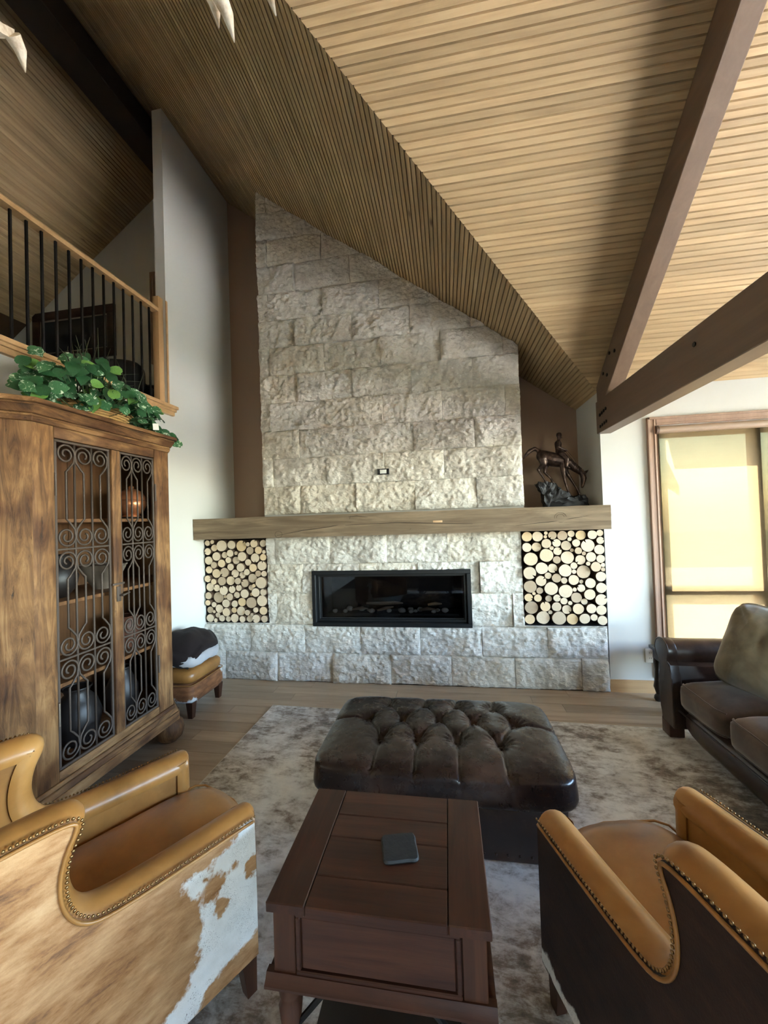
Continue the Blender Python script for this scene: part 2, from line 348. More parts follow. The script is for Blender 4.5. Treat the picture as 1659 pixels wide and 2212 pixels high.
# roof timbers
t = thing('roof_truss', 'brown timber truss with a sloping rafter bolted to a level tie beam', 'beam', (1.34, 3.53, 2.16))
b = MB(); q = lambda y, d: (y-3.53, zr(y)-d-2.16); b.prism([q(3.50, .0), q(3.50, .27), q(.25, .27), q(.25, .0)], 'x', -.055, .055, .004, 1); b.build('rafter', M_beam, t)
b = MB(); b.prism([(-.003, 0), (-.003, .268), (-5.3, .268), (-5.3, 0)], 'x', -.056, .056, .004, 1); b.build('tie_beam', M_beam, t)
bolt = MB().tube([(-.004, 0, 0), (.006, 0, 0)], .013, 6).mesh('bolt', M_iron)
for y, z in ((3.44, .045), (3.40, .05), (3.36, .055), (3.32, .06), (3.44, .14), (3.40, .147), (3.36, .154), (3.32, .161)): put('bolt', bolt, t, (-.058, y-3.53, z))
for y, d in ((3.34, .07), (3.27, .16), (3.21, .06), (3.12, .15)): put('bolt', bolt, t, (-.058, y-3.53, zr(y)-d-2.16))
put('bolt', bolt, t, (-.058, 2.2-3.53, .18))
t = thing('ridge_beam', 'dark brown ridge beam running under the top of the fireplace gable', 'beam', (XR, 1, 5.2))
b = MB(); b.box(-.1, .15, -.9, 2.92, -.02, .205, .006, 1); b.build('beam_timber', plain('dark_beam', lin(58, 46, 38), .6), t)
# ------------------------------------------------------------------ fireplace wall
FX0, FX1, UX0, UX1 = -2.368, 1.300, -1.735, .672
NZ0, NZ1 = .542, 1.36
fp = thing('stone_fireplace', 'tall white split-stone fireplace wall rising to the sloped plank ceiling', 'fireplace', (0, 3.52, 0))
b = MB()   # core, with the two log niches left open
b.box(FX0, FX1, .02, .56, 0, NZ0); b.box(-1.712, -1.262, .02, .56, NZ0, 1.545); b.box(.195, .632, .02, .56, NZ0, 1.545)
b.box(-1.262, .195, .02, .56, 1.035, 1.545); b.box(FX0, -1.712, .02, .56, NZ1, 1.545); b.box(.632, FX1, .02, .56, NZ1, 1.545)
b.prism([(UX0, 1.545), (UX1, 1.545), (UX1, zl(UX1)-.004), (UX0, zl(UX0)-.004)], 'y', .02, .56)
b.build('core', plain('mortar', lin(168, 162, 152), .9), fp, 0)
for xa, xb in ((FX0, -1.712), (.632, FX1)):
    b = MB(); b.box(xa, xb, .40, .42, NZ0, NZ1); b.box(xa, xa+.004, .002, .4, NZ0, NZ1); b.box(xb-.004, xb, .002, .4, NZ0, NZ1); b.box(xa, xb, .002, .4, NZ0, NZ0+.004); b.box(xa, xb, .002, .4, NZ1-.004, NZ1)
    b.build('niche_lining', M_dark, fp, 0)
HOLES = [(-1.263, .196, .523, 1.037), (-2.5, -1.712, NZ0, NZ1), (.632, 1.5, NZ0, NZ1)]
def block(x0, x1, z0, z1, clip):
    e = .0012; x0 += e; x1 -= e; z0 += e; z1 -= e
    sd = rnd.random()*90; tx, tz = rnd.uniform(-.02, .02), rnd.uniform(-.015, .015); base = rnd.uniform(.010, .030); marg = rnd.random()
    def cuts(a, c, n, ks):
        L = {a, c} | {a+(c-a)*i/n for i in range(n+1)} | {h for h in ks if a < h < c}; return sorted(L)
    xs = cuts(x0, x1, max(3, int((x1-x0)/.011)), [h for H in HOLES for h in H[:2]]); zs = cuts(z0, z1, max(3, int((z1-z0)/.011)), [h for H in HOLES for h in H[2:]])
    def hgt(x, z):
        p = Vector((x*5+sd, z*7, sd)); big = noise.hetero_terrain(p, .8, 2.1, 4, .6)*.012
        fac = noise.voronoi(Vector((x*16+sd, z*24, sd*.3)))[0]; c = (fac[1]-fac[0])*.018
        r = noise.fractal(Vector((x*32, z*42+sd, sd)), .7, 2., 3)*.010
        ex = min(x-x0, x1-x)/.045; ez = min(z-z0, z1-z)/.035; k = min(1, max(0, min(ex if marg > .35 else 1, ez)))
        k = .6+.4*k**.6
        return max(.004, (base+big+c+r+tx*(x-(x0+x1)/2)/(.25)+tz*(z-(z0+z1)/2)/.13)*k)
    b = MB(); V = {}
    for i, x in enumerate(xs):
        for j, z in enumerate(zs): V[i, j] = (x, .02-hgt(x, z), z)
    vv = {}
    g = lambda k: vv.setdefault(k, b.b.verts.new(V[k])) if k not in vv else vv[k]
    for i in range(len(xs)-1):
        for j in range(len(zs)-1):
            cx, cz = (xs[i]+xs[i+1])/2, (zs[j]+zs[j+1])/2
            if any(H[0] < cx < H[1] and H[2] < cz < H[3] for H in HOLES): continue
            b.b.faces.new((g((i, j)), g((i+1, j)), g((i+1, j+1)), g((i, j+1))))
    if not b.b.faces: b.b.free(); return
    if clip: bmesh.ops.bisect_plane(b.b, geom=b.b.verts[:]+b.b.edges[:]+b.b.faces[:], plane_co=(0, 0, 3.474-.004), plane_no=(SL, 0, 1), clear_outer=True)
    if not b.b.faces: b.b.free(); return
    ed = [q for q in b.b.edges if q.is_boundary]
    for v in [q for q in bmesh.ops.extrude_edge_only(b.b, edges=ed)['geom'] if isinstance(q, bmesh.types.BMVert)]: v.co.y = .0205
    b.build('stone_block', M_stone, fp, 50)
A_, B_ = [-2.173+.5435*k for k in range(8)], [-2.443+.5435*k for k in range(8)]
def course(z0, z1, set_, xa, xb, clip=False):
    E = [xa]+[q for q in set_ if xa+.06 < q < xb-.06]+[xb]
    for a, c in zip(E, E[1:]): block(a, c, z0, z1, clip)
zs = [0, .268, .53, .822, 1.10, 1.362]
for k in range(5): course(zs[k], zs[k+1], A_ if k % 2 == 0 else B_, FX0, FX1)
z = 1.575; k = 1
while z < zl(UX0):
    course(z, z+.2675, A_ if k % 2 == 0 else B_, UX0, UX1, True); z += .2675; k += 1

# mantel beam
M_mantel = wood('weathered_beam', lin(90, 76, 60), lin(124, 107, 86), lin(152, 133, 108), 'x', .8, .8, .6, 0, .5, lin(72, 56, 42), .2)
t = thing('mantel_beam', 'thick weathered grey-brown timber mantel spanning the stone fireplace', 'mantel', (-.533, 3.35, 1.362))
b = MB(); n = 60
def mant(u, v):
    L = 3.665; x = -L/2+L*u; pr = [(0, .74), (0, 0), (.1945, 0), (.1945, .74)]   # z, y
    s = v*3; i = min(2, int(s)); f = s-i; z = pr[i][0]+(pr[i+1][0]-pr[i][0])*f; y = pr[i][1]+(pr[i+1][1]-pr[i][1])*f
    if i == 0: y = .74*(1-f)
    r = .004*fbm((x*3, z*14, y*14))+.0025*fbm((x*1.2, z*40, y*40))
    if i == 1: y += r; 
    else: z += r*(.6 if y < .2 else 0)
    return (x, y, z)
V = b.grid(n, 36, mant); b.b.faces.new([r for r in V[0]]); b.b.faces.new([r for r in V[-1]][::-1])
b.build('beam', M_mantel, t, 40)
M_crack = plain('crack_dark', lin(44, 34, 26), .9)
for pts in ([(-1.0, .02), (-.75, .06), (-.5, .085), (-.3, .12)], [(-.35, .095), (.1, .105), (.5, .085), (.75, .075)], [(1.1, .05), (1.4, .075), (1.65, .11), (1.8, .12)], [(-.15, .16), (-.25, .175), (-.32, .168)], [(-.31, .15), (-.3, .18)], [(.22, .04), (.23, .05)]):
    MB().tube([(x, -.0005, z) for x, z in pts], [.001]+[.0024]*(len(pts)-2)+[.001], 5).build('check_crack', M_crack, t)
for x, z, r in ((1.45, .105, .04), (1.45, .105, .026), (-.98, .03, .03)):
    MB().tube([(x+r*1.15*cos(a*pi/9), -.0005, z+r*sin(a*pi/9)) for a in range(18)], .0014, 4, True).build('knot_ring', M_crack, t)
MB().box(.42, .5, -.004, .002, .095, .112, .002).build('splinter_scar', wood('raw_wood', lin(190, 150, 110), lin(205, 168, 128), lin(215, 180, 140), 'x', 1, .6), t)

# logs in the two niches
LOGS_L="-2.327,1.321,0.028;-2.277,1.331,0.021;-2.259,1.271,0.034;-2.170,1.291,0.056;-2.070,1.298,0.043;-1.972,1.285,0.055;-1.894,1.301,0.021;-1.830,1.306,0.039;-1.750,1.305,0.035;-2.320,1.238,0.035;-1.878,1.239,0.039;-1.788,1.241,0.037;-1.733,1.224,0.018;-2.227,1.189,0.044;-2.148,1.200,0.032;-2.082,1.217,0.036;-2.021,1.217,0.019;-1.958,1.184,0.046;-2.033,1.146,0.038;-1.829,1.167,0.045;-1.749,1.172,0.034;-2.313,1.150,0.042;-2.107,1.151,0.031;-1.903,1.125,0.033;-2.177,1.119,0.040;-2.252,1.106,0.033;-2.084,1.084,0.035;-1.974,1.079,0.042;-1.848,1.074,0.040;-1.762,1.091,0.047;-2.318,1.058,0.037;-2.243,1.021,0.045;-2.151,1.032,0.047;-2.042,1.020,0.040;-1.971,1.002,0.032;-1.915,1.033,0.031;-1.805,1.016,0.031;-1.744,1.014,0.029;-2.321,0.973,0.034;-1.867,0.971,0.045;-2.260,0.943,0.029;-2.183,0.946,0.044;-2.093,0.950,0.045;-2.009,0.948,0.033;-1.939,0.926,0.039;-1.772,0.929,0.057;-2.312,0.890,0.043;-2.234,0.881,0.034;-2.155,0.858,0.045;-2.069,0.868,0.036;-1.996,0.883,0.031;-1.885,0.880,0.028;-1.843,0.903,0.018;-1.827,0.837,0.043;-1.748,0.840,0.033;-2.320,0.808,0.035;-2.228,0.788,0.055;-2.154,0.793,0.018;-2.093,0.797,0.035;-2.021,0.814,0.031;-1.944,0.826,0.044;-1.883,0.815,0.016;-2.327,0.739,0.028;-2.275,0.718,0.027;-2.137,0.733,0.041;-2.057,0.725,0.034;-1.980,0.743,0.042;-1.882,0.737,0.054;-1.771,0.755,0.054;-2.321,0.664,0.034;-2.217,0.679,0.042;-2.273,0.649,0.016;-2.137,0.648,0.042;-2.068,0.662,0.028;-1.994,0.656,0.045;-1.920,0.644,0.028;-1.837,0.668,0.027;-1.762,0.659,0.041;-2.241,0.614,0.026;-2.310,0.589,0.040;-1.871,0.626,0.017;-2.253,0.568,0.020;-2.188,0.587,0.032;-2.127,0.578,0.028;-2.054,0.591,0.043;-1.971,0.582,0.031;-1.903,0.582,0.034;-1.827,0.589,0.040;-1.752,0.582,0.034"
LOGS_R="0.679,1.308,0.044;0.769,1.307,0.045;0.835,1.336,0.016;0.832,1.304,0.015;0.888,1.315,0.036;0.969,1.310,0.042;1.043,1.323,0.029;1.116,1.310,0.042;1.201,1.312,0.039;1.270,1.324,0.028;1.024,1.279,0.018;0.675,1.217,0.040;0.758,1.216,0.041;0.836,1.246,0.041;0.918,1.249,0.035;0.881,1.206,0.018;0.995,1.225,0.042;1.072,1.246,0.033;1.164,1.223,0.055;1.265,1.263,0.031;1.258,1.186,0.042;0.927,1.178,0.035;1.040,1.185,0.016;1.087,1.181,0.030;1.129,1.158,0.017;0.830,1.146,0.058;0.704,1.115,0.059;0.914,1.106,0.033;1.003,1.123,0.055;1.106,1.102,0.042;1.188,1.127,0.042;1.265,1.108,0.035;0.790,1.037,0.052;0.883,1.033,0.040;0.978,1.015,0.054;1.053,1.053,0.029;1.161,1.071,0.018;1.220,1.044,0.042;1.280,1.057,0.018;1.281,1.019,0.018;0.690,0.997,0.055;1.052,1.003,0.019;1.130,0.999,0.057;0.843,0.970,0.029;0.909,0.950,0.039;1.257,0.962,0.042;0.779,0.929,0.045;0.973,0.927,0.027;1.048,0.932,0.044;1.109,0.917,0.017;1.175,0.906,0.043;0.689,0.881,0.054;0.859,0.863,0.057;0.975,0.841,0.057;1.051,0.852,0.018;1.102,0.864,0.033;1.256,0.869,0.044;0.768,0.845,0.029;0.722,0.819,0.015;0.673,0.788,0.035;0.752,0.780,0.033;0.838,0.777,0.028;0.902,0.784,0.031;1.061,0.784,0.045;1.164,0.813,0.046;1.250,0.770,0.048;0.962,0.754,0.030;1.011,0.738,0.018;1.126,0.748,0.027;0.697,0.698,0.056;0.806,0.712,0.043;0.896,0.711,0.040;0.984,0.682,0.039;1.071,0.691,0.046;1.172,0.696,0.041;1.256,0.679,0.042;0.849,0.659,0.018;0.680,0.598,0.043;0.790,0.612,0.057;0.914,0.613,0.058;1.024,0.602,0.047;1.117,0.611,0.044;1.191,0.621,0.029;1.258,0.595,0.040"

M_bark = plain('bark', lin(86, 66, 50), .9, var=.4, vs=30, bump=.6, bs=50)
m = Mat('end_grain'); v = m.n('TexCoord', out='Object'); vr = m.co((1, 1, 1), True)
rr = m.n('VectorMath', {0: v}, out='Value', operation='LENGTH'); rg = m.noise(m.n('CombineXYZ', {0: m.ma('MULTIPLY', rr, 1.), 1: m.rand()}), 160, 2, .5)
sp = m.noise(vr, 22, 5, .65); f = m.ma('ADD', m.ma('MULTIPLY', rg, .35), m.ma('MULTIPLY', sp, .65))
c = m.ramp(f, [(.3, lin(184, 162, 136)), (.5, lin(222, 206, 182)), (.7, lin(236, 224, 204))]); c = m.mix(1., c, m.ramp(m.rand(), [(0, lin(204, 194, 184)), (.3, lin(240, 236, 230)), (.75, lin(252, 248, 242)), (1, lin(248, 232, 204))]), 'MULTIPLY')
c = m.mix(m.mr(rr, .0, .008, .35, 0), c, lin(150, 116, 84)); M_end = m.P(Base_Color=c, Roughness=.8, Specular_IOR_Level=.2, Normal=m.bump(f, .15, .002))
def log_mesh(seed, crack):
    R = random.Random(seed); b = MB(); n = 40; rad = [1+.055*noise.noise(Vector((cos(2*pi*k/n)*1.1, sin(2*pi*k/n)*1.1, seed*3.7)))-R.uniform(0, .015) for k in range(n)]
    mx = max(rad); rad = [q/mx for q in rad]; k0 = R.randrange(n)
    def ring(y, s, notch): return b.vs([((rad[k]*s*(.5 if (notch and k == k0) else 1))*cos(2*pi*k/n), y, (rad[k]*s*(.5 if (notch and k == k0) else 1))*sin(2*pi*k/n)) for k in range(n)])
    a, c, d = ring(0, .965, crack), ring(.06, 1, crack), ring(6, 1, False); o = b.b.verts.new((0, .01, 0))
    for k in range(n):
        q = (k+1) % n
        b.b.faces.new((o, a[k], a[q])).material_index = 0; b.b.faces.new((a[k], c[k], c[q], a[q])).material_index = 1; b.b.faces.new((c[k], d[k], d[q], c[q])).material_index = 1
    me = b.mesh('log', [M_end, M_bark], 30); return me
LM = [log_mesh(i, i % 4 == 0) for i in range(12)]
def lay_logs(data, side, near):
    L = [tuple(map(float, q.split(','))) for q in data.split(';')]
    xs = [q[0] for q in L]; zs_ = [q[1] for q in L]; xa, xb, za, zb = min(xs), max(xs), min(zs_), max(zs_)
    rows = {}
    L.sort(key=lambda q: -q[1])
    for i, (x, z, r) in enumerate(L):
        me = LM[rnd.randrange(12)] if r > .03 else LM[rnd.choice((1, 2, 3, 5, 6, 7, 9, 10, 11))]
        size = 'large' if r > .047 else 'medium' if r > .032 else 'small' if r > .022 else 'tiny'
        v = 'top' if z > zb-.1 else 'upper' if z > (za+zb)/2+.1 else 'middle' if z > (za+zb)/2-.12 else 'lower' if z > za+.1 else 'bottom'
        h = (x-xa)/(xb-xa); h = 'left edge' if h < .1 else 'left part' if h < .38 else 'centre' if h < .62 else 'right part' if h < .9 else 'right edge'
        rows.setdefault((size, v, h), []).append((x, z, r, me))
    for (size, v, h), q in rows.items():
        q.sort(key=lambda e: e[0])
        for i, (x, z, r, me) in enumerate(q):
            o = put('firewood_log', me, None, (x, 3.5+rnd.uniform(-.012, .02), z), (0, rnd.uniform(0, 6.28), 0), (r*1.012, r*1.012, r*1.012))
            which = '' if len(q) == 1 else ', '+(('left', 'right') if len(q) == 2 else ('first', 'second', 'third', 'fourth', 'fifth', 'sixth'))[i]+(' from left' if len(q) > 2 else ' one')
            o['label'] = f'{size} log end, {v} row, {h} of {side} niche{which}'; o['category'] = 'log'; o['group'] = f'cut logs stacked in the {side} fireplace niche'
lay_logs(LOGS_L, 'left', ''); lay_logs(LOGS_R, 'right', '')

# linear gas fire
t = thing('gas_fire', 'long black framed glass-fronted gas fire set into the white stone', 'fireplace insert', (-.533, 3.52, .78))
MF = plain('black_steel', lin(25, 27, 29), .38, .2, spec=.5); MI = plain('firebox_black', lin(16, 16, 17), .6)
def frame(b, w, h, fw, y0, y1, bev=.003):
    b.box(-w, w, y0, y1, h-fw, h, bev, 1); b.box(-w, w, y0, y1, -h, -h+fw, bev, 1); b.box(-w, -w+fw, y0, y1, -h+fw, h-fw, bev, 1); b.box(w-fw, w, y0, y1, -h+fw, h-fw, bev, 1)
b = MB(); frame(b, .728, .2565, .036, -.035, .03); b.build('surround', MF, t)
b = MB(); frame(b, .69, .219, .022, .012, .04, .002); b.build('inner_frame', MF, t)
b = MB(); b.box(-.68, .68, .38, .40, -.21, .21); b.box(-.68, -.66, .04, .38, -.21, .21); b.box(.66, .68, .04, .38, -.21, .21); b.box(-.66, .66, .04, .38, .19, .21); b.box(-.66, .66, .04, .38, -.21, -.19); b.build('firebox', MI, t, 0)
MB().box(-.668, .668, .046, .05, -.197, .197).build('glass', M_fireglass, t, 0)
b = MB(); b.box(-.62, .62, .10, .28, -.19, -.165, .004); b.build('burner_tray', MI, t)
MP = plain('pebble', lin(205, 200, 190), .75, var=.25, vs=12, bump=.2, bs=40); MDW = wood('driftwood', lin(140, 122, 104), lin(166, 146, 124), lin(184, 164, 142), 'x', 2, .8)
zt = .78-.165
for i, (x, y, r, lab) in enumerate(((-1.085, 3.64, .023, 'leftmost round grey pebble alone at the left end of the gas fire'), (-.985, 3.64, .022, 'rough grey pebble in front of the left stone pile in the gas fire'), (-.96, 3.71, .031, 'lumpy pale stone behind the left pebble in the gas fire'), (-.845, 3.72, .028, 'pale pointed stone left of the driftwood in the gas fire'), (-.765, 3.69, .018, 'small brown pebble beside the round one left of centre'), (-.73, 3.64, .026, 'round grey pebble left of centre in the gas fire'), (-.565, 3.66, .022, 'flat pale stone under the driftwood at the fire centre'), (-.44, 3.64, .031, 'largest pale round pebble right of the fire centre'), (-.365, 3.70, .027, 'upper stone of the right-hand pebble heap in the fire'), (-.355, 3.63, .022, 'front greenish stone of the right-hand pebble heap'), (-.315, 3.66, .018, 'small stone at the right side of the pebble heap'), (-.275, 3.70, .026, 'grey stone between the pebble heap and the right driftwood'), (-.145, 3.64, .02, 'white shell-like stone at the front right of the fire'), (-.11, 3.69, .021, 'brown pebble behind the white stone at the fire right end'), (-.04, 3.66, .029, 'oval stone at the far right end of the gas fire'))):
    o = MB().ball((0, 0, 0), r, 2, (1.15, .9, .82), .25, i).build('pebble', MP, None, 180, label=lab, category='stone', group='pebbles in the gas fire'); o.location = (x, y, zt+r*.8)
for i, (p, lab) in enumerate((([(-.93, 3.70, 0), (-.85, 3.69, .012), (-.78, 3.71, .004)], 'short driftwood piece among the left stones in the gas fire'), ([(-.80, 3.74, .05), (-.66, 3.75, .045), (-.52, 3.74, .055), (-.44, 3.74, .05)], 'longest driftwood stick lying across the centre of the gas fire'), ([(-.68, 3.67, -.005), (-.6, 3.70, .01), (-.53, 3.72, .02)], 'tapered driftwood piece slanting below the long stick'), ([(-.28, 3.68, 0), (-.2, 3.68, .012), (-.1, 3.66, .004)], 'low driftwood piece at the right end of the gas fire'), ([(-.2, 3.72, .04), (-.13, 3.73, .05), (-.07, 3.74, .045)], 'upper driftwood piece at the right end of the gas fire'))):
    o = MB().tube([(x, y, zt+.02+z) for x, y, z in p], [.011]+[.017]*(len(p)-2)+[.006], 8).build('driftwood', MDW, None, 180, label=lab, category='driftwood', group='driftwood in the gas fire')
t = thing('cable_outlet', 'small black framed outlet plate on the stone chimney breast', 'outlet', (-.551, 3.49, 1.933))
b = MB(); frame(b, .054, .026, .007, -.006, .03, .001); b.build('frame', MF, t); MB().box(-.03, .03, -.003, .03, -.018, .018, .002).build('plate', plain('white_plastic', lin(226, 226, 220), .4), t)
b = MB(); b.box(-.047, -.031, -.004, .02, -.018, .018); b.box(.031, .047, -.004, .02, -.018, .018); b.build('clip', MF, t)
t = thing('wall_outlet', 'white power outlet low on the wall between fireplace and window', 'outlet', (1.62, 3.53, .305))
MW = plain('outlet_white', lin(238, 238, 234), .35); MB().box(-.037, .037, -.006, 0, -.058, .058, .003).build('cover_plate', MW, t)
for z in (.022, -.022):
    r = MB().prism(arc(0, 0, .017, 25, 155, 8)+arc(0, 0, .017, 205, 335, 8), 'y', -.008, -.005).build('socket', MW, t, loc=(0, 0, z))
    b = MB(); b.box(-.008, -.0055, -.0086, -.0078, -.004, .006); b.box(.0055, .008, -.0086, -.0078, -.004, .006); b.build('slot', M_dark, r, 0)

# bronze rider
t = thing('bronze_rider', 'dark bronze figure of a rider on a horse descending a rock, on the mantel', 'statue', (1.04, 3.74, 1.557))
MBz = Mat('bronze'); f = MBz.noise(MBz.co((1, 1, 1), False), 30, 5, .65)
MBz.P(Base_Color=MBz.ramp(f, [(.35, lin(46, 36, 32)), (.6, lin(84, 66, 58)), (.72, lin(120, 98, 84))]), Metallic=.75, Roughness=.36, Normal=MBz.bump(f, .35, .004)); MBz = MBz.m
def skin(name, nodes, edges, root, mat, parent):
    """one continuous figure: tapered limbs merged into a single smooth surface"""
    b = MB(); P = {k: Vector((q[0]-1.04, q[3], q[1]-1.557)) for k, q in nodes.items()}
    for k, q in nodes.items(): b.ball(P[k], q[2]*1.06, 2)
    for a, c in edges:
        n = 5; b.tube([P[a].lerp(P[c], i/n) for i in range(n+1)], [(nodes[a][2]+(nodes[c][2]-nodes[a][2])*i/n)*1.06 for i in range(n+1)], 14)
    o = b.build(name, mat, parent, 180); r = o.modifiers.new('merge', 'REMESH'); r.mode = 'VOXEL'; r.voxel_size = .0042; r.use_smooth_shade = True
    s_ = o.modifiers.new('soften', 'SMOOTH'); s_.factor = .5; s_.iterations = 5; return o
N = dict(rump=(.89, 2.03, .052, 0), barrel=(.97, 1.995, .062, 0), shoulder=(1.055, 1.975, .056, 0), neckb=(1.11, 1.955, .042, 0), neckm=(1.165, 1.905, .032, 0), poll=(1.222, 1.855, .022, 0), face=(1.236, 1.81, .024, 0), muz=(1.222, 1.742, .013, 0), mz2=(1.219, 1.73, .010, 0),
 hl=(.882, 2.0, .036, -.028), stif=(.892, 1.955, .027, -.03), gas=(.865, 1.925, .018, -.03), hock=(.838, 1.905, .012, -.03), fet=(.890, 1.82, .0085, -.03), hoof=(.905, 1.79, .0115, -.03), hlr=(.905, 2.0, .036, .028), fst=(.925, 1.945, .025, .03), fhock=(.908, 1.885, .012, .03), ffet=(.962, 1.825, .0085, .03), fhoof=(.978, 1.785, .0115, .03),
 sh=(1.06, 1.94, .033, -.024), elb=(1.055, 1.89, .022, -.028), knee=(1.065, 1.80, .0115, -.028), pas=(1.085, 1.715, .008, -.028), fh=(1.105, 1.655, .012, -.028), shf=(1.075, 1.93, .032, .024), felb=(1.098, 1.875, .02, .028), fknee=(1.14, 1.80, .0115, .028), fpas=(1.182, 1.725, .008, .028), ffh=(1.204, 1.668, .012, .028),
 t0=(.855, 2.078, .016, 0), t1=(.826, 2.102, .017, 0), t2=(.780, 2.082, .018, 0), t3=(.745, 2.045, .013, 0), t4=(.722, 2.012, .004, 0))
E_ = [('rump', 'barrel'), ('barrel', 'shoulder'), ('shoulder', 'neckb'), ('neckb', 'neckm'), ('neckm', 'poll'), ('poll', 'face'), ('face', 'muz'), ('muz', 'mz2'), ('rump', 'hl'), ('hl', 'stif'), ('stif', 'gas'), ('gas', 'hock'), ('hock', 'fet'), ('fet', 'hoof'), ('rump', 'hlr'), ('hlr', 'fst'), ('fst', 'fhock'), ('fhock', 'ffet'), ('ffet', 'fhoof'), ('shoulder', 'sh'), ('sh', 'elb'), ('elb', 'knee'), ('knee', 'pas'), ('pas', 'fh'), ('shoulder', 'shf'), ('shf', 'felb'), ('felb', 'fknee'), ('fknee', 'fpas'), ('fpas', 'ffh'), ('rump', 't0'), ('t0', 't1'), ('t1', 't2'), ('t2', 't3'), ('t3', 't4')]
hs = skin('horse', N, E_, 'barrel', MBz, t)
for y in (-.014, .014): MB().tube([(.21, y, .3), (.222, y*1.3, .315), (.232, y*1.3, .325)], [.009, .007, .001], 8).build('ear', MBz, hs, 180)
b = MB()
for i in range(26):
    u = i/25; x = .06+.135*u; z = .448-.115*u-.02*u*u; b.tube([(x-.005, .004*sin(i), z+.01), (x+.008, -.02-.008*sin(i*2.1), z-.012), (x+.012, -.034, z-.05-.012*sin(i*1.3))], [.006, .006, .001], 5)
b.build('mane', MBz, hs, 180)
for y in (-.012, .012): MB().ball((.203, y*1.55, .262), .005, 1).build('eye', MBz, hs, 180)
N = dict(pel=(1.036, 2.05, .030, 0), waist=(1.03, 2.09, .025, 0), chest=(1.03, 2.135, .030, 0), neck=(1.036, 2.170, .0115, 0), head=(1.042, 2.196, .019, 0), crown=(1.041, 2.214, .017, 0),
 shl=(1.028, 2.142, .017, -.034), el=(1.02, 2.095, .0125, -.046), hd=(1.075, 2.072, .009, -.03), hd2=(1.096, 2.066, .008, -.02), shr=(1.03, 2.142, .017, .034), er=(1.035, 2.095, .0125, .046), hr=(1.085, 2.07, .009, .03), hr2=(1.1, 2.066, .008, .018),
 hipl=(1.045, 2.035, .026, -.045), knl=(1.082, 1.985, .019, -.068), ftl=(1.075, 1.915, .012, -.068), tol=(1.098, 1.903, .009, -.07), hipr=(1.045, 2.035, .026, .045), knr=(1.082, 1.985, .019, .068), ftr=(1.075, 1.915, .012, .068), tor=(1.098, 1.903, .009, .07))
E_ = [('pel', 'waist'), ('waist', 'chest'), ('chest', 'neck'), ('neck', 'head'), ('head', 'crown'), ('chest', 'shl'), ('shl', 'el'), ('el', 'hd'), ('hd', 'hd2'), ('chest', 'shr'), ('shr', 'er'), ('er', 'hr'), ('hr', 'hr2'), ('pel', 'hipl'), ('hipl', 'knl'), ('knl', 'ftl'), ('ftl', 'tol'), ('pel', 'hipr'), ('hipr', 'knr'), ('knr', 'ftr'), ('ftr', 'tor')]
rd = skin('rider', N, E_, 'pel', MBz, t)
MB().lathe([(.023, .0), (.024, .012), (.021, .026), (.01, .033), (.001, .034)], 14, (0, 0, .645)).build('cap', MBz, rd, 60)
MB().tube([(.02, 0, .632), (.026, 0, .628)], [.004, .0025], 6).build('nose', MBz, rd, 180)
for y in (-.02, .02): MB().tube([(.055, y, .51), (.12, y*1.2, .42), (.19, y, .235)], .002, 5).build('rein', MBz, rd)
R_ = [(.825, 1.782), (.853, 1.742), (.887, 1.678), (.898, 1.623), (.897, 1.557), (1.245, 1.557), (1.236, 1.61), (1.215, 1.655), (1.16, 1.648), (1.109, 1.645), (1.053, 1.69), (1.009, 1.734), (.955, 1.772), (.901, 1.787)]
b = MB(); b.prism([(x-1.04, z-1.557) for x, z in R_], 'y', -.085, .085)
bmesh.ops.triangulate(b.b, faces=b.b.faces[:]); bmesh.ops.subdivide_edges(b.b, edges=b.b.edges[:], cuts=7, use_grid_fill=True)
for v in b.b.verts:
    if v.co.z > .004: v.co += Vector((fbm((v.co.x*22, v.co.y*22, v.co.z*22)), fbm((v.co.x*22+7, v.co.y*22, v.co.z*22)), fbm((v.co.x*22, v.co.y*22+9, v.co.z*22))))*.016
    v.co.z = max(0, v.co.z)
b.build('rock_base', plain('bronze_black', lin(24, 21, 21), .5, .3, var=.3, vs=30, bump=.5, bs=70), t, 30)
# ------------------------------------------------------------------ helpers: soft shapes
def rbox(b, sx, sy, sz, c=(0, 0, 0), n=6., div=(16, 16, 6), fn=None, mi=0):
    """rounded box of half sizes sx,sy,sz; fn(x,y,z,u,v,w) moves a point"""
    V = {}
    def vert(i, j, k):
        key = (i, j, k)
        if key not in V:
            p = [2*i/div[0]-1, 2*j/div[1]-1, 2*k/div[2]-1]; u, v, w = p
            L = (abs(u)**n+abs(v)**n+abs(w)**n)**(1/n); q = Vector((u/L*sx, v/L*sy, w/L*sz))
            if fn: q = Vector(fn(q.x, q.y, q.z, u, v, w))
            V[key] = b.b.verts.new(q+Vector(c))
        return V[key]
    X, Y, Z = div
    for i in range(X):
        for j in range(Y):
            for k in (0, Z): b.b.faces.new((vert(i, j, k), vert(i+1, j, k), vert(i+1, j+1, k), vert(i, j+1, k))).material_index = mi
    for i in range(X):
        for k in range(Z):
            for j in (0, Y): b.b.faces.new((vert(i, j, k), vert(i+1, j, k), vert(i+1, j, k+1), vert(i, j, k+1))).material_index = mi
    for j in range(Y):
        for k in range(Z):
            for i in (0, X): b.b.faces.new((vert(i, j, k), vert(i, j+1, k), vert(i, j+1, k+1), vert(i, j, k+1))).material_index = mi
    return b
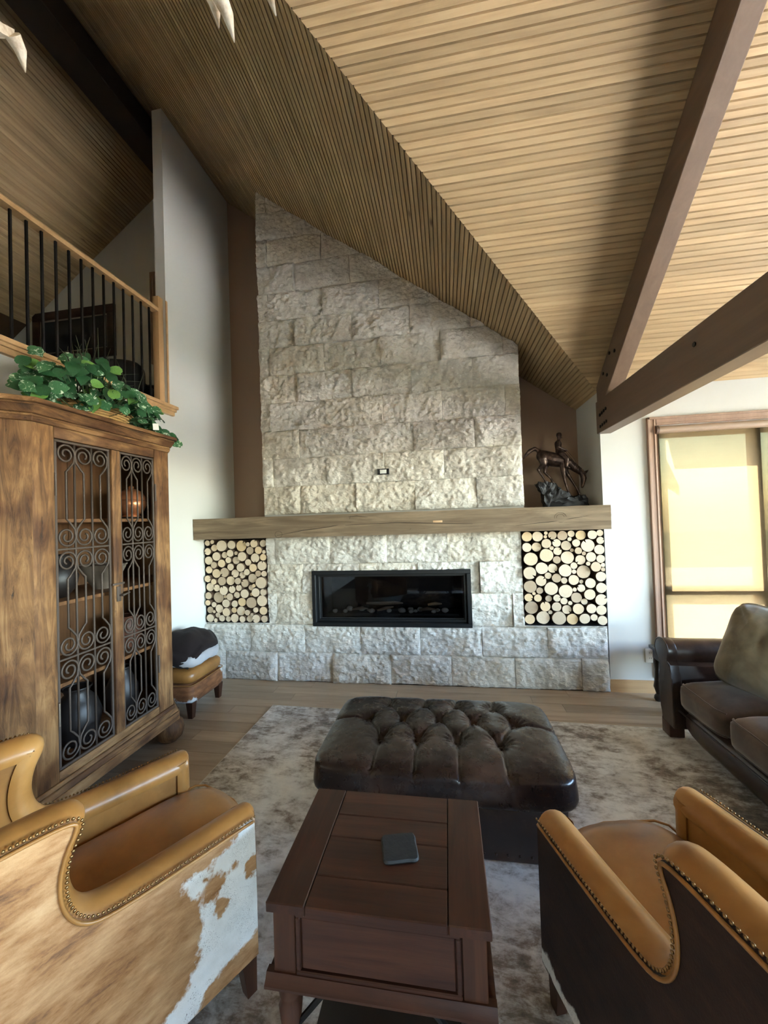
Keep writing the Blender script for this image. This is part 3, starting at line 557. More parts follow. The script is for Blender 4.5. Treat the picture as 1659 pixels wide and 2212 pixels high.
def leather(name, dark, mid, light, rough=.4, scuff=.5, sc=3.5):
    m = Mat(name); v = m.co((1, 1, 1)); a = m.noise(v, sc, 5, .6, .3); s_ = m.noise(v, sc*6, 6, .7, .5)
    col = m.ramp(a, [(.3, dark), (.55, mid), (.75, light)])
    col = m.mix(m.ma('MULTIPLY', m.mr(s_, .58, .78), scuff), col, light)
    vo = m.n('TexVoronoi', {'Vector': v, 'Scale': 240.}, out='Distance')
    return m.P(Base_Color=col, Roughness=m.mr(s_, .3, .8, rough*.9, rough*1.15), Specular_IOR_Level=.5, Normal=m.bump(m.ma('ADD', m.ma('MULTIPLY', vo, .25), m.ma('MULTIPLY', s_, .3)), .10, .002))
M_tan = leather('tan_leather', lin(122, 82, 40), lin(158, 110, 56), lin(182, 136, 80), .36, .25)
M_brown = leather('brown_leather', lin(27, 17, 14), lin(40, 26, 21), lin(84, 62, 50), .28, .22)
M_brown2 = leather('dark_leather', lin(40, 29, 24), lin(56, 41, 34), lin(96, 76, 64), .33, .3)
m = Mat('microfiber'); f = m.noise(m.co((1, 1, 1)), 6, 5, .6, .5)
M_micro = m.P(Base_Color=m.ramp(f, [(.35, lin(66, 52, 43)), (.6, lin(92, 75, 62)), (.75, lin(110, 92, 76))]), Roughness=.85, Sheen_Weight=.5, Sheen_Roughness=.4, Normal=m.bump(m.noise(m.co(), 180, 2, .5), .1, .001))
M_legw = wood('dark_leg_wood', lin(48, 28, 20), lin(66, 40, 28), lin(84, 52, 36), 'z', 1, .35, .05, .1)
M_nail = plain('bronze_nail', lin(150, 118, 78), .3, .9)

def hide(name, white, spots, base=(lin(150, 106, 66), lin(176, 134, 92), lin(196, 158, 116)), dark=lin(92, 62, 42)):
    """cowhide: brown brindle, white where a point lies inside the white blobs (y, z, radius in the chair's own frame)"""
    m = Mat(name); v = m.co((1, 1, 1), False); vs = m.co((1, 1.1, 3.6), False, rot=(radians(25), 0, 0))
    g = m.noise(vs, 10, 7, .72, .15); g2 = m.noise(vs, 2.6, 3, .6)
    col = m.ramp(m.ma('ADD', m.ma('MULTIPLY', g, .6), m.ma('MULTIPLY', g2, .4)), [(.34, dark), (.44, base[0]), (.55, base[1]), (.68, base[2])])
    wob = m.ma('MULTIPLY', m.ma('SUBTRACT', m.noise(v, 9, 5, .65), .5), .16)
    flat = m.n('VectorMath', {0: v, 1: (0, 1, 1)}, operation='MULTIPLY')
    def field(L):
        out = None
        for y, z, r in L:
            d = m.ma('SUBTRACT', m.n('VectorMath', {0: flat, 1: (0, y, z)}, out='Value', operation='DISTANCE'), r)
            out = d if out is None else m.ma('SMOOTH_MIN', out, d, .03)
        return m.ma('ADD', out, wob)
    if white:
        wf = m.mr(field(white), -.006, .006, 1, 0)
        if spots: wf = m.ma('MULTIPLY', wf, m.mr(field(spots), -.005, .005, 0, 1))
        sp = m.n('TexVoronoi', {'Vector': v, 'Scale': 42., 'Randomness': 1.}, out='Distance'); sz = m.noise(v, 14, 2, .5)
        vd = m.n('VectorMath', {0: v, 1: m.n('TexNoise', {'Vector': v, 'Scale': 60.}, out='Color')}, operation='MULTIPLY_ADD'); vd.node.inputs[1].default_value = (1, 1, 1); m.t.links.new(m.n('VectorMath', {0: m.n('TexNoise', {'Vector': v, 'Scale': 55.}, out='Color'), 1: (.022, .022, .022)}, operation='MULTIPLY'), vd.node.inputs[2])
        s2 = m.n('TexVoronoi', {'Vector': vd, 'Scale': 88., 'Randomness': 1.}, out='Distance'); s1 = m.n('TexVoronoi', {'Vector': vd, 'Scale': 46., 'Randomness': 1.}, out='Distance')
        fk = m.ma('MAXIMUM', m.ma('MULTIPLY', m.mr(s1, .17, .27, 1, 0), m.mr(sz, .47, .55)), m.ma('MULTIPLY', m.mr(s2, .2, .32, .8, 0), m.mr(m.noise(v, 9, 2, .5), .46, .56)))
        wc = m.mix(fk, m.mix(m.noise(v, 30, 3), lin(214, 214, 208), lin(240, 240, 236)), lin(104, 98, 90))
        col = m.mix(wf, col, wc)
    hb = m.noise(m.co((60, 260, 160), False, rot=(radians(25), 0, 0)), 1., 3, .6)
    return m.P(Base_Color=col, Roughness=.65, Sheen_Weight=.04, Specular_IOR_Level=.25, Normal=m.bump(hb, .35, .002))

# ------------------------------------------------------------------ cowhide armchairs
NAIL = MB().ball((0, 0, 0), .0042, 1, (1, 1, .7)).mesh('nailhead', M_nail, 180)
def armchair(label, loc, ang, M_h):
    t = thing('cowhide_armchair', label, 'armchair', (*loc, 0), (0, 0, radians(ang)), 'tan leather and cowhide armchairs')
    TOP = [(.392, .345), (.391, .565), (.386, .585), (.37, .592), (.2, .592), (.05, .595), (-.03, .602), (-.06, .62), (-.08, .66), (-.085, .71), (-.075, .76), (-.055, .80), (-.05, .83), (-.07, .855), (-.12, .862), (-.25, .855), (-.40, .85)]
    def smooth(P, n=2):
        for _ in range(n):
            Q = [P[0]]
            for a, c in zip(P, P[1:]): Q += [(a[0]*.75+c[0]*.25, a[1]*.75+c[1]*.25), (a[0]*.25+c[0]*.75, a[1]*.25+c[1]*.75)]
            P = Q+[P[-1]]
        return P
    T = smooth(TOP)
    FINE = [(a[0]+(c[0]-a[0])*k/6, a[1]+(c[1]-a[1])*k/6) for a, c in zip(T, T[1:]) for k in range(6)]
    def inset(P, d):
        out = []
        for i, p in enumerate(P):
            a, c = P[max(0, i-1)], P[min(len(P)-1, i+1)]; tx, tz = c[0]-a[0], c[1]-a[1]; L = sqrt(tx*tx+tz*tz) or 1
            out.append((p[0]-tz/L*d, p[1]+tx/L*d))      # left normal of a path running backwards points down
        return [q for q in out if min((q[0]-e[0])**2+(q[1]-e[1])**2 for e in FINE) >= (.97*d)**2]
    I2 = inset(T, .022); I4 = inset(T, .044)
    for s in (-1, 1):
        x1, x0 = s*.292, s*.268
        pts = [(-.41, .15)]+[(I2[0][0], .15)]+I2+[(-.41, I2[-1][1])]
        b = MB(); b.prism(pts, 'x', min(x0, x1), max(x0, x1)); b.build('side_hide', M_h, t, 30)
        pts = [(-.37, .30)]+[(I4[0][0], .30)]+I4+[(-.37, I4[-1][1])]
        b = MB(); b.prism(pts, 'x', min(s*.2, s*.268), max(s*.2, s*.268)); b.build('inner_side', M_tan, t, 30)
        b = MB(); R = .044; rings = []
        for i, p in enumerate(T):                    # soft leather roll over the arm and the wing
            a, c = T[max(0, i-1)], T[min(len(T)-1, i+1)]; tx, tz = c[0]-a[0], c[1]-a[1]; L = sqrt(tx*tx+tz*tz) or 1
            nx, nz = -tz/L, tx/L
            rings.append(b.vs([(s*(.24+.052*cos(q)), p[0]+nx*R*(1-sin(q)), p[1]+nz*R*(1-sin(q))) for q in [pi*e/10 for e in range(11)]]+[(s*(.24-.047), p[0]+nx*.06, p[1]+nz*.06), (s*(.24+.047), p[0]+nx*.06, p[1]+nz*.06)]))
        for A, B in zip(rings, rings[1:]):
            for k in range(13): b.b.faces.new((A[k], A[(k+1) % 13], B[(k+1) % 13], B[k]))
        b.b.faces.new(rings[0]); b.b.faces.new(rings[-1][::-1]); b.build('arm_roll', M_tan, t, 60)
        MB().tube([(s*.295, p[0], p[1]) for p in inset(T, .026) if p[1] > .555], .0045, 6).build('welt', M_tan, t, 180)
        N = [q for q in inset(T, .014) if q[1] > .565]; acc = 0; last = N[0]
        for p in N[1:]:
            d = sqrt((p[0]-last[0])**2+(p[1]-last[1])**2); seg = d
            while acc+seg >= .0105:
                f = (.0105-acc)/seg; last = (last[0]+(p[0]-last[0])*f, last[1]+(p[1]-last[1])*f); seg -= (.0105-acc); acc = 0
                put('nailhead', NAIL, t, (s*.2935, last[0], last[1]), (0, s*pi/2, 0))
            acc += seg; last = p
        for y in (.35, -.36):
            b = MB(); lx = s*.245; A = [(lx+dx*.026, y+dy*.026, .155) for dx, dy in ((-1, -1), (1, -1), (1, 1), (-1, 1))]; B = [(lx+s*.004+dx*.016, y+(.012 if y > 0 else -.02)+dy*.016, .0115) for dx, dy in ((-1, -1), (1, -1), (1, 1), (-1, 1))]
            A, B = b.vs(A), b.vs(B); b.b.faces.new(A); b.b.faces.new(B[::-1])
            for k in range(4): b.b.faces.new((A[k], A[(k+1) % 4], B[(k+1) % 4], B[k]))
            b.build('leg', M_legw, t, 0)
    b = MB(); rbox(b, .272, .05, .29, (0, -.36, .57), 7, (12, 4, 12)); b.build('inner_back', M_tan, t, 60)
    MB().box(-.292, .292, -.436, -.41, .15, .84, .006).build('back_hide', M_h, t)
    MB().box(-.268, .268, .345, .385, .15, .33, .008).build('front_rail', M_h, t)
    b = MB(); b.box(-.268, .268, -.40, .36, .16, .32); b.build('seat_box', M_legw, t, 0)
    b = MB(); rbox(b, .208, .375, .075, (0, .055, .40), 6, (14, 22, 6), lambda x, y, z, u, v, w: (x, y+(.025*(1-u*u) if v > .5 else 0), z+(.022*(1-u*u)*(1-.6*v*v) if w > 0 else 0)+.003*fbm((x*9, y*9, 2)))); c = b.build('seat_cushion', M_tan, t, 180)
    P = [(-.2, -.25), (-.2, .40), (-.17, .428), (0, .455), (.17, .428), (.2, .40), (.2, -.25)]
    MB().tube([(x, y, .452) for x, y in P], .004, 6).build('cushion_welt', M_tan, c, 180)
    return t
HL = hide('cowhide_brindle', [(.36, .52, .07), (.30, .47, .075), (.33, .38, .10), (.24, .44, .03), (.2, .49, .022), (.28, .30, .075), (.21, .24, .045), (.15, .19, .038), (.09, .14, .045), (.37, .33, .10), (.31, .33, .09), (.27, .36, .07)], [(.235, .46, .028), (.37, .43, .030), (.255, .385, .018), (.395, .21, .028), (.30, .475, .0)])
HR = hide('cowhide_dark', [(.36, .17, .03), (.30, .155, .024), (.24, .14, .03), (.18, .12, .04)], None, (lin(38, 21, 14), lin(48, 28, 19), lin(62, 38, 26)), lin(24, 14, 10))
armchair('armchair with brown and white cowhide outside, nearest the wooden cabinet', (-1.07, .994), -31, HL)
armchair('armchair with dark brown cowhide outside, nearest the brown sofa', (.634, .995), 18.7, HR)

# ------------------------------------------------------------------ side table
M_red = wood('red_brown_wood', lin(38, 20, 14), lin(60, 33, 22), lin(76, 44, 29), 'x', .9, .38, .2, .12)
M_red_y = wood('red_brown_wood_y', lin(38, 20, 14), lin(58, 32, 21), lin(74, 42, 28), 'y', .9, .38, .2, .12)
M_red_z = wood('red_brown_wood_z', lin(44, 24, 15), lin(64, 36, 22), lin(84, 50, 30), 'z', .9, .4, .15, .12)
t = thing('side_table', 'low red-brown wooden side table with a drawer, between the two armchairs', 'table', (-.195, 1.075, 0))
for x0, x1, y0, y1, mt in ((-.262, -.166, -.195, .2, M_red_y), (.168, .262, -.195, .2, M_red_y)): MB().box(x0, x1, y0, y1, .575, .6, .0025, 1).build('top_board', mt, t)
for y0, y1 in ((-.195, -.11), (-.109, .012), (.013, .095), (.096, .2)): MB().box(-.165, .167, y0, y1, .575, .5992, .0025, 1).build('top_board', M_red, t)
MB().box(-.25, .25, -.175, .185, .415, .574, .003).build('case', M_red_z, t)
for s in (-1, 1): MB().box(min(s*.25, s*.196), max(s*.25, s*.196), -.182, -.172, .425, .574, .002, 1).build('corner_post', M_red_z, t)
b = MB()
for x0, x1, z0, z1 in ((-.194, .194, .425, .437), (-.194, .194, .56, .572), (-.194, -.182, .437, .56), (.182, .194, .437, .56)): b.box(x0, x1, -.184, -.172, z0, z1, .0025, 1)
b.build('drawer_frame', M_red, t)
d = MB().box(-.18, .18, -.179, -.172, .439, .558, .002, 1).build('drawer_front', M_red, t)
b = MB(); b.prism([(-.2, .408), (-.192, .416), (-.186, .428), (-.17, .428), (-.17, .402), (-.2, .402)], 'x', -.268, .268); b.box(-.268, -.25, -.17, .2, .402, .42, .003); b.box(.25, .268, -.17, .2, .402, .42, .003); b.box(-.25, .25, .18, .2, .402, .42, .003)
b.build('base_moulding', M_red, t)
for x in (-.222, .215):
    for y in (-.155, .165): MB().lathe([(.020, .0115), (.024, .022), (.018, .05), (.022, .16), (.024, .28), (.029, .33), (.022, .345), (.028, .36), (.028, .402)], 14, (x, y, 0)).build('leg', M_legw, t, 50)
for s, p in ((1, [(-.212, -.155, .27), (-.12, -.16, .385), (-.1, -.16, .4)]), (-1, [(.205, -.155, .27), (.11, -.16, .385), (.09, -.16, .4)])): MB().tube(p, .0075, 8).build('brace_rod', M_iron, t)
MB().box(-.2, .2, -.13, .17, .12, .14, .003).build('lower_shelf', plain('void_shade_black', lin(34, 24, 20), .5), t)  # near-black colour stands for the shade in the void under the table
t = thing('coaster', 'square black slate coaster lying on the side table', 'coaster', (-.157, 1.062, .6), (0, 0, radians(13)))
b = MB(); rbox(b, .048, .046, .0055, (0, 0, .0055), 9, (14, 14, 2), lambda x, y, z, u, v, w: (x+.0015*fbm((x*60, y*60, 1)), y+.0015*fbm((x*60, y*60, 5)), z+(.0008*fbm((x*80, y*80, 3)) if w > 0 else 0))); b.build('slate', plain('slate', lin(34, 37, 40), .6, var=.3, vs=50, bump=.5, bs=90), t)

# ------------------------------------------------------------------ tufted ottoman
t = thing('tufted_ottoman', 'large dark brown leather ottoman with deep button tufting on the rug', 'ottoman', (-.07, 1.985, 0))
far = [(x+.07, .225) for x in (-.354, -.159, .018, .218)]; mid = [(x+.07, .067) for x in (-.442, -.26, -.072, .102, .301)]; nea = [(x+.07, -.115) for x in (-.35, -.171, .017, .211)]
BT = far+mid+nea
SG = [(p, mid[i+k]) for L in (far, nea) for i, p in enumerate(L) for k in (0, 1)]+[(p, (p[0]+(p[0])*.03, -.40)) for p in nea]+[(p, (p[0]*1.03, .45)) for p in far]+[(mid[0], (-.62, .075)), (mid[4], (.62, .055))]
def segd(x, y, s):
    (ax, ay), (bx, by) = s; dx, dy = bx-ax, by-ay; u = max(0, min(1, ((x-ax)*dx+(y-ay)*dy)/(dx*dx+dy*dy))); return sqrt((x-ax-u*dx)**2+(y-ay-u*dy)**2)
def tuft(x, y, z, u, v, w):
    k = max(0, min(1, (z+.03)/.06)); X, Y = x/.575*.575, y
    Z = z+.028*(1-u*u)*(1-v*v)*k
    dz = 0
    for bx, by in BT:
        d2_ = (x-bx)**2+(y-by)**2
        if d2_ < .03: d = sqrt(d2_); dz += .024*math.exp(-(d/.014)**2)+.021*math.exp(-(d/.05)**2)+.0036*sin(13*atan2(y-by, x-bx)+bx*40)*math.exp(-((d-.04)/.026)**2)
    ds = min(segd(x, y, s) for s in SG); dz += .011*math.exp(-(ds/.006)**2)+.006*math.exp(-(ds/.03)**2)
    side = 1-k; bul = .012*(1-(z/.075)**2)*side if abs(z) < .075 else 0
    return (x*(1+bul*1.2), y*(1+bul*2), Z-dz*k+.002*fbm((x*14, y*14, 0))-.004*math.exp(-(ds/.008)**2)*0)
b = MB(); rbox(b, .565, .352, .072, (0, 0, .372), 9, (150, 96, 12), tuft); c = b.build('tufted_top', M_brown, t, 180)
bt = MB().ball((0, 0, 0), .0105, 2, (1, 1, .5)).mesh('button', M_brown2, 180)
for x, y in BT: put('button', bt, c, (x, y, .4245))
MB().box(-.545, .535, -.24, .315, .0135, .305, .012).build('base', M_brown2, t)
nl = MB().ball((0, 0, 0), .007, 1, (1, 1, .6)).mesh('nailhead', plain('dark_nail', lin(66, 56, 48), .35, .8), 180)
for i in range(22): put('nailhead', nl, t, (-.515+i*.0497, -.241, .045), (pi/2, 0, 0))
# ------------------------------------------------------------------ cabinet with iron grille doors
def rustic(name, axis):
    m = Mat(name); a = {'z': (9, 9, 1.3), 'y': (9, 1.3, 9)}[axis]
    v = m.co(a); g = m.noise(v, 2.3, 8, .72, 1.0); big = m.noise(m.co((1, 1, 1)), 3.2, 3, .6)
    col = m.ramp(g, [(.30, lin(62, 42, 27)), (.42, lin(104, 73, 45)), (.54, lin(134, 98, 61)), (.70, lin(160, 124, 84))])
    col = m.mix(m.mr(big, .42, .6, 0, .8), col, lin(150, 122, 104), 'MULTIPLY')
    col = m.mix(.45, col, m.mix(1., col, m.ramp(m.rand(), [(0, G(.8)), (1, G(1.25))]), 'MULTIPLY'))
    kv = m.n('TexVoronoi', {'Vector': m.co((2.4, 2.4, .9) if axis == 'z' else (2.4, .9, 2.4)), 'Scale': 1.6}, out='Distance')
    col = m.mix(m.mr(kv, .04, .15, .85, 0), col, lin(52, 38, 28)); pit = m.noise(v, 5.5, 4, .7)
    col = m.mix(m.mr(pit, .66, .74), col, lin(48, 34, 24))
    h = m.ma('SUBTRACT', g, m.ma('MULTIPLY', m.mr(pit, .64, .74), .5))
    return m.P(Base_Color=col, Roughness=.62, Specular_IOR_Level=.35, Normal=m.bump(h, .55, .008))
M_rz, M_ry = rustic('reclaimed_pine', 'z'), rustic('reclaimed_pine_y', 'y')
M_in = wood('cabinet_inside', lin(92, 60, 34), lin(118, 80, 48), lin(138, 98, 62), 'z', 1, .6, .15, .1)
M_wire = plain('wrought_iron', lin(80, 68, 60), .6, .3, var=.2, bump=.25, bs=120)
X0, Y0, Y1 = -1.85, 1.49, 2.37
t = thing('rustic_cabinet', 'tall reclaimed wood cabinet with two wrought iron grille doors by the left wall', 'cabinet', (X0, 0, 0))
def plan(d): k = d*.414; return [(-.51, Y0-.27-d), (-.27-k*0, Y0-.27-d), (d, Y0-k), (d, Y1+k), (-.27, Y1+.27+d), (-.51, Y1+.27+d)]
def ring_slab(name, z0, z1, d0, d1, mat):
    b = MB(); A = b.vs([(x, y, z0) for x, y in plan(d0)]); B = b.vs([(x, y, z1) for x, y in plan(d1)]); n = 6
    b.b.faces.new(A); b.b.faces.new(B[::-1])
    for i in range(n): b.b.faces.new((A[i], B[i], B[(i+1) % n], A[(i+1) % n]))
    bmesh.ops.bevel(b.b, geom=b.b.edges[:], offset=.003, segments=1, affect='EDGES'); return b.build(name, mat, t, 0)
for z0, z1, d0, d1 in ((2.0, 2.022, .006, .016), (2.022, 2.034, .012, .012), (2.034, 2.068, .02, .042), (2.068, 2.078, .04, .04), (2.078, 2.1, .056, .054)): ring_slab('cornice_moulding', z0, z1, d0, d1, M_ry)
for z0, z1, d0, d1 in ((.205, .26, .034, .034), (.26, .285, .03, .014), (.285, .305, .012, .008)): ring_slab('base_moulding', z0, z1, d0, d1, M_ry)
MB().box(-.03, 0, Y0, 1.593, .305, 2.0, .004).build('stile', M_rz, t); MB().box(-.03, 0, 2.245, Y1, .305, 2.0, .004).build('stile', M_rz, t)
MB().box(-.03, -.001, 1.594, 2.244, 1.945, 2.0, .003).build('top_rail', M_ry, t); MB().box(-.03, -.001, 1.594, 2.244, .305, .35, .003).build('bottom_rail', M_ry, t)
for s, yy in ((-1, Y0), (1, Y1)):
    for a, c in ((.0, .5), (.5, 1.)):
        b = MB(); p0 = (-.27*a, yy+s*.27*a); p1 = (-.27*c, yy+s*.27*c); nx, ny = -.018, -s*.018; e = .004
        p0 = (p0[0]-e*.7*(a > 0), p0[1]+s*e*.7*(a > 0)); b.prism([p0, p1, (p1[0]+nx, p1[1]+ny), (p0[0]+nx, p0[1]+ny)], 'z', .305, 2.0, .003, 1); b.build('canted_board', M_rz, t, 0)
    y = yy+s*.27; MB().box(-.51, -.27, min(y, y-s*.02), max(y, y-s*.02), .305, 2.0, .003).build('side_board', M_rz, t)
for k in range(8):
    y = Y0-.25+k*.1725; MB().box(-.51, -.495, y, y+.170, .305, 2.0, .002, 1).build('back_board', M_in, t)
for z in (1.555, 1.14, .735, .33):
    b = MB(); b.prism([(-.494, Y0-.24), (-.28, Y0-.24), (-.06, Y0-.03), (-.06, Y1+.03), (-.28, Y1+.24), (-.494, Y1+.24)], 'z', z-.02, z, .002, 1); b.build('shelf', M_in, t, 0)
for x, y in ((-.12, Y0-.11), (-.12, Y1+.11), (-.42, Y0-.18), (-.42, Y1+.18)): MB().lathe([(.05, 0), (.082, .03), (.094, .08), (.084, .13), (.05, .16), (.056, .175), (.062, .205)], 20, (x, y, 0)).build('bun_foot', M_rz, t, 50)
def scroll(L, s, R=.049):
    """iron bar of length L; both ends flare to side s and curl into a spiral"""
    up = []
    for i in range(40):
        a = 180-i*15.5; r = R*(1-.76*(i/39)**1.25); up.append((s*-1*-1*0+(-s)*-1*r*cos(radians(a)), L/2-R-.006+r*sin(radians(a))))
    top = [(0, 0), (0, L/2-.155), (.012*-s, L/2-.125)]; top = [(0, L/2-.142), (up[0][0]*.3, L/2-.128), (up[0][0]*.88, L/2-.092)]+up
    path = [(y, -z) for y, z in top[::-1]]+[(y, z) for y, z in top]
    return MB().tube([(0, y, z) for y, z in path], .0052, 6, cap=True)
cells = [(.362, .867), (.867, 1.403), (1.403, 1.936)]
SM = {(c, s): scroll(cells[c][1]-cells[c][0]-.012, s).mesh('scroll_bar', M_wire, 180) for c in range(3) for s in (-1, 1)}
for d, (ya, yb) in enumerate(((1.597, 1.91), (1.975, 2.242))):
    b = MB(); e = .012
    for q in ((ya, yb, .352, .352+e), (ya, yb, 1.941-e, 1.941), (ya, ya+e, .352+e, 1.941-e), (yb-e, yb, .352+e, 1.941-e)): b.box(-.016, -.004, q[0], q[1], q[2], q[3], .002, 1)
    dr = b.build('grille_door', M_wire, t); wd = (yb-ya-2*e)/3
    for z in (.867, 1.403): MB().box(-.014, -.006, ya+e, yb-e, z-.005, z+.005, .002, 1).build('cross_bar', M_wire, dr)
    for k in (1, 2): MB().tube([(-.012, ya+e+wd*k, .358), (-.012, ya+e+wd*k, 1.936)], .0052, 6).build('straight_bar', M_wire, dr, 180)
    for k in range(3):
        for c in range(3): put('scroll_bar', SM[c, (-1, 1, -1)[k]], dr, (-.009, ya+e+wd*(k+.5), sum(cells[c])/2), None, (1, min(1, wd/.1), 1))
    for z in (.62, 1.72): MB().tube([(.002, ya-.002 if d == 0 else yb+.003, z-.055), (.002, ya-.002 if d == 0 else yb+.003, z+.055)], .0055, 8).build('hinge', plain('hinge_steel', lin(132, 120, 108), .4, .8) if d == 0 and z < 1 else M_wire, dr)
    if d == 0:
        MB().box(-.024, .006, 1.913, 1.971, .352, 1.941, .004).build('meeting_stile', M_rz, dr)
        k = MB().box(.006, .012, 1.926, 1.956, 1.085, 1.17, .003).build('lock_plate', M_wire, dr)
        MB().tube([(.01, 1.945, 1.118), (.03, 1.945, 1.118), (.034, 1.99, 1.128)], [.006, .006, .004], 8).build('latch_handle', M_wire, dr)
        MB().box(.006, .011, 1.90, 1.98, 1.178, 1.19, .002).build('latch_bar', M_wire, dr)
# things on the shelves
MC = plain('copper', lin(196, 128, 86), .3, .7, var=.12); MK = plain('black_pottery', lin(34, 28, 26), .45, var=.2); ML2 = plain('brown_pottery', lin(96, 58, 40), .5, var=.2)
t = thing('copper_pot', 'round copper lidded pot on the top shelf of the cabinet', 'pot', (-2.02, 2.24, 1.556)); MB().lathe([(.05, 0), (.055, .01), (.045, .025), (.07, .05), (.085, .085), (.086, .11), (.082, .118)], 24).build('bowl', MC, t, 60); MB().lathe([(.088, .119), (.084, .14), (.066, .17), (.035, .19), (.01, .196)], 24).build('lid', MC, t, 60); MB().lathe([(.012, .192), (.017, .205), (.012, .214), (.001, .216)], 12).build('lid_knob', MC, t, 60); MB().lathe([(.055, -.0), (.06, .004), (.055, .012)], 20).build('foot_ring', MK, t, 60)
def vessel(name, label, cat, loc, prof, mat): t = thing(name, label, cat, loc); MB().lathe(prof, 22).build('body', mat, t, 60); r, z = prof[-1]; MB().tube([(r*cos(a*pi/11), r*sin(a*pi/11), z) for a in range(22)], .006, 6, True).build('rim', mat, t, 180); return t
vessel('clay_jar', 'dark brown clay jar on the second cabinet shelf behind the left door', 'jar', (-2.06, 1.77, 1.141), [(.05, 0), (.09, .05), (.1, .11), (.075, .17), (.05, .2), (.056, .22)], MK)
vessel('tall_vase', 'slim reddish vase at the left end of the second cabinet shelf', 'vase', (-2.0, 1.62, 1.141), [(.035, 0), (.05, .06), (.045, .14), (.025, .2), (.03, .24)], ML2)
vessel('wide_bowl', 'wide pale patterned bowl behind the cabinet centre stile on the second shelf', 'bowl', (-2.05, 2.05, 1.141), [(.05, 0), (.06, .02), (.09, .07), (.115, .12), (.12, .14)], plain('grey_pottery', lin(120, 108, 96), .6, var=.3, vs=20))
vessel('stone_crock', 'brown crock on the third cabinet shelf behind the right door', 'crock', (-2.08, 2.25, .736), [(.07, 0), (.085, .04), (.09, .12), (.08, .17), (.07, .19)], ML2)
vessel('black_urn', 'black urn standing on the bottom cabinet shelf behind the left door', 'urn', (-2.04, 1.86, .331), [(.06, 0), (.1, .06), (.115, .15), (.09, .23), (.055, .27), (.065, .3)], MK)
vessel('black_jug', 'black jug standing on the bottom cabinet shelf behind the right door', 'jug', (-2.08, 2.2, .331), [(.06, 0), (.09, .06), (.09, .16), (.06, .23), (.045, .26), (.05, .28)], MK)

# ------------------------------------------------------------------ ivy in a basket on the cabinet
t = thing('ivy_basket', 'bushy green variegated ivy in a low wicker basket on top of the cabinet', 'plant', (-1.99, 1.96, 2.1))
M_wick = wood('wicker', lin(150, 112, 62), lin(182, 144, 88), lin(204, 168, 112), 'y', 2, .7, .2, .1)
b = MB()
for k in range(7):
    for a in range(1): b.tube([((.10+.006*k)*(1+.02*(-1)**(j+k))*cos(j*pi/20), (.17+.008*k)*(1+.02*(-1)**(j+k))*sin(j*pi/20), .008+k*.0125) for j in range(40)], .0075, 6, True)
b.prism([(.10*cos(j*pi/12), .17*sin(j*pi/12)) for j in range(24)], 'z', .001, .012); b.build('basket', M_wick, t, 180)
def leafmat(name, c1, c2, vein, white):
    m = Mat(name); v = m.co((1, 1, 1), False); vr = m.co((1, 1, 1)); f = m.noise(vr, 3.2, 4, .6, .6)
    col = m.mix(m.noise(vr, 9, 2), c1, c2)
    if white: col = m.mix(m.mr(f, .56, .62), col, lin(206, 220, 196))
    xx = m.n('SeparateXYZ', {0: v}); col = m.mix(m.mr(m.ma('ABSOLUTE', xx), .0, .0018, .6, 0), col, vein)
    return m.P(Base_Color=col, Roughness=.4, Specular_IOR_Level=.45, Transmission_Weight=0.)
LMAT = [leafmat('ivy_dark', lin(30, 70, 42), lin(50, 98, 58), lin(96, 136, 96), False), leafmat('ivy_variegated', lin(44, 92, 56), lin(74, 124, 80), lin(140, 170, 130), True), leafmat('ivy_lime', lin(84, 132, 60), lin(120, 166, 84), lin(160, 190, 120), False)]
def leaf_mesh(mat, fold, curl):
    out = [(0, -.46), (.18, -.56), (.38, -.48), (.5, -.26), (.48, 0), (.36, .24), (.18, .44), (0, .62)]
    b = MB(); c = [b.b.verts.new((0, y, -curl*y*y)) for y in (-.46, -.2, .1, .38, .62)]
    for s in (-1, 1):
        e = [b.b.verts.new((s*x, y, -curl*y*y-curl*.5*x*x+fold*abs(x))) for x, y in out[1:-1]]
        for tri in ((c[0], e[0], e[1]), (c[0], e[1], c[1]), (e[1], e[2], c[1]), (e[2], e[3], c[1]), (e[3], c[2], c[1]), (e[3], e[4], c[2]), (e[4], c[3], c[2]), (e[4], e[5], c[3]), (e[5], c[4], c[3])): b.b.faces.new(tri)
    return b.mesh('leaf', mat, 180)
LV = [leaf_mesh(LMAT[k % 3], f, c) for k, (f, c) in enumerate(((.35, .3), (.2, .5), (.45, .2), (.3, .5), (.25, .25), (.4, .4)))]
R = random.Random(11); stems = MB()
def leaf_at(p, size, nrm=None, w=(5, 5, 1)):
    n = Vector(nrm or (R.uniform(.1, 1), R.uniform(-.9, .5), R.uniform(.2, 1.))).normalized(); q = n.to_track_quat('Z', 'Y').to_euler(); q.rotate_axis('Z', R.uniform(0, 6.28))
    k = R.choices((0, 1, 2), w)[0]
    put('leaf', LV[k+3*R.randrange(2)], t, p, q, (size,)*3)
for i in range(250):
    a = R.uniform(0, 6.28); rr = sqrt(R.random()); el = R.uniform(0, 1)
    y = .41*rr*cos(a); x = .19*rr*sin(a)+.06; hmax = .34*(1-(y/.5)**2)*(1-.3*(y > 0)); z = .03+hmax*R.uniform(.05, 1)*(1-max(0, x-.12)*3)
    leaf_at((x, y, z), R.uniform(.045, .072), (x*3+.6+R.uniform(-.4, .4), y*1.4-.6+R.uniform(-.5, .5), .25+R.uniform(0, .5)))
    if i % 2 == 0: stems.tube([(x*.2, y*.35, .03), (x*.7, y*.75, z*.75), (x, y, z)], .0022, 5)
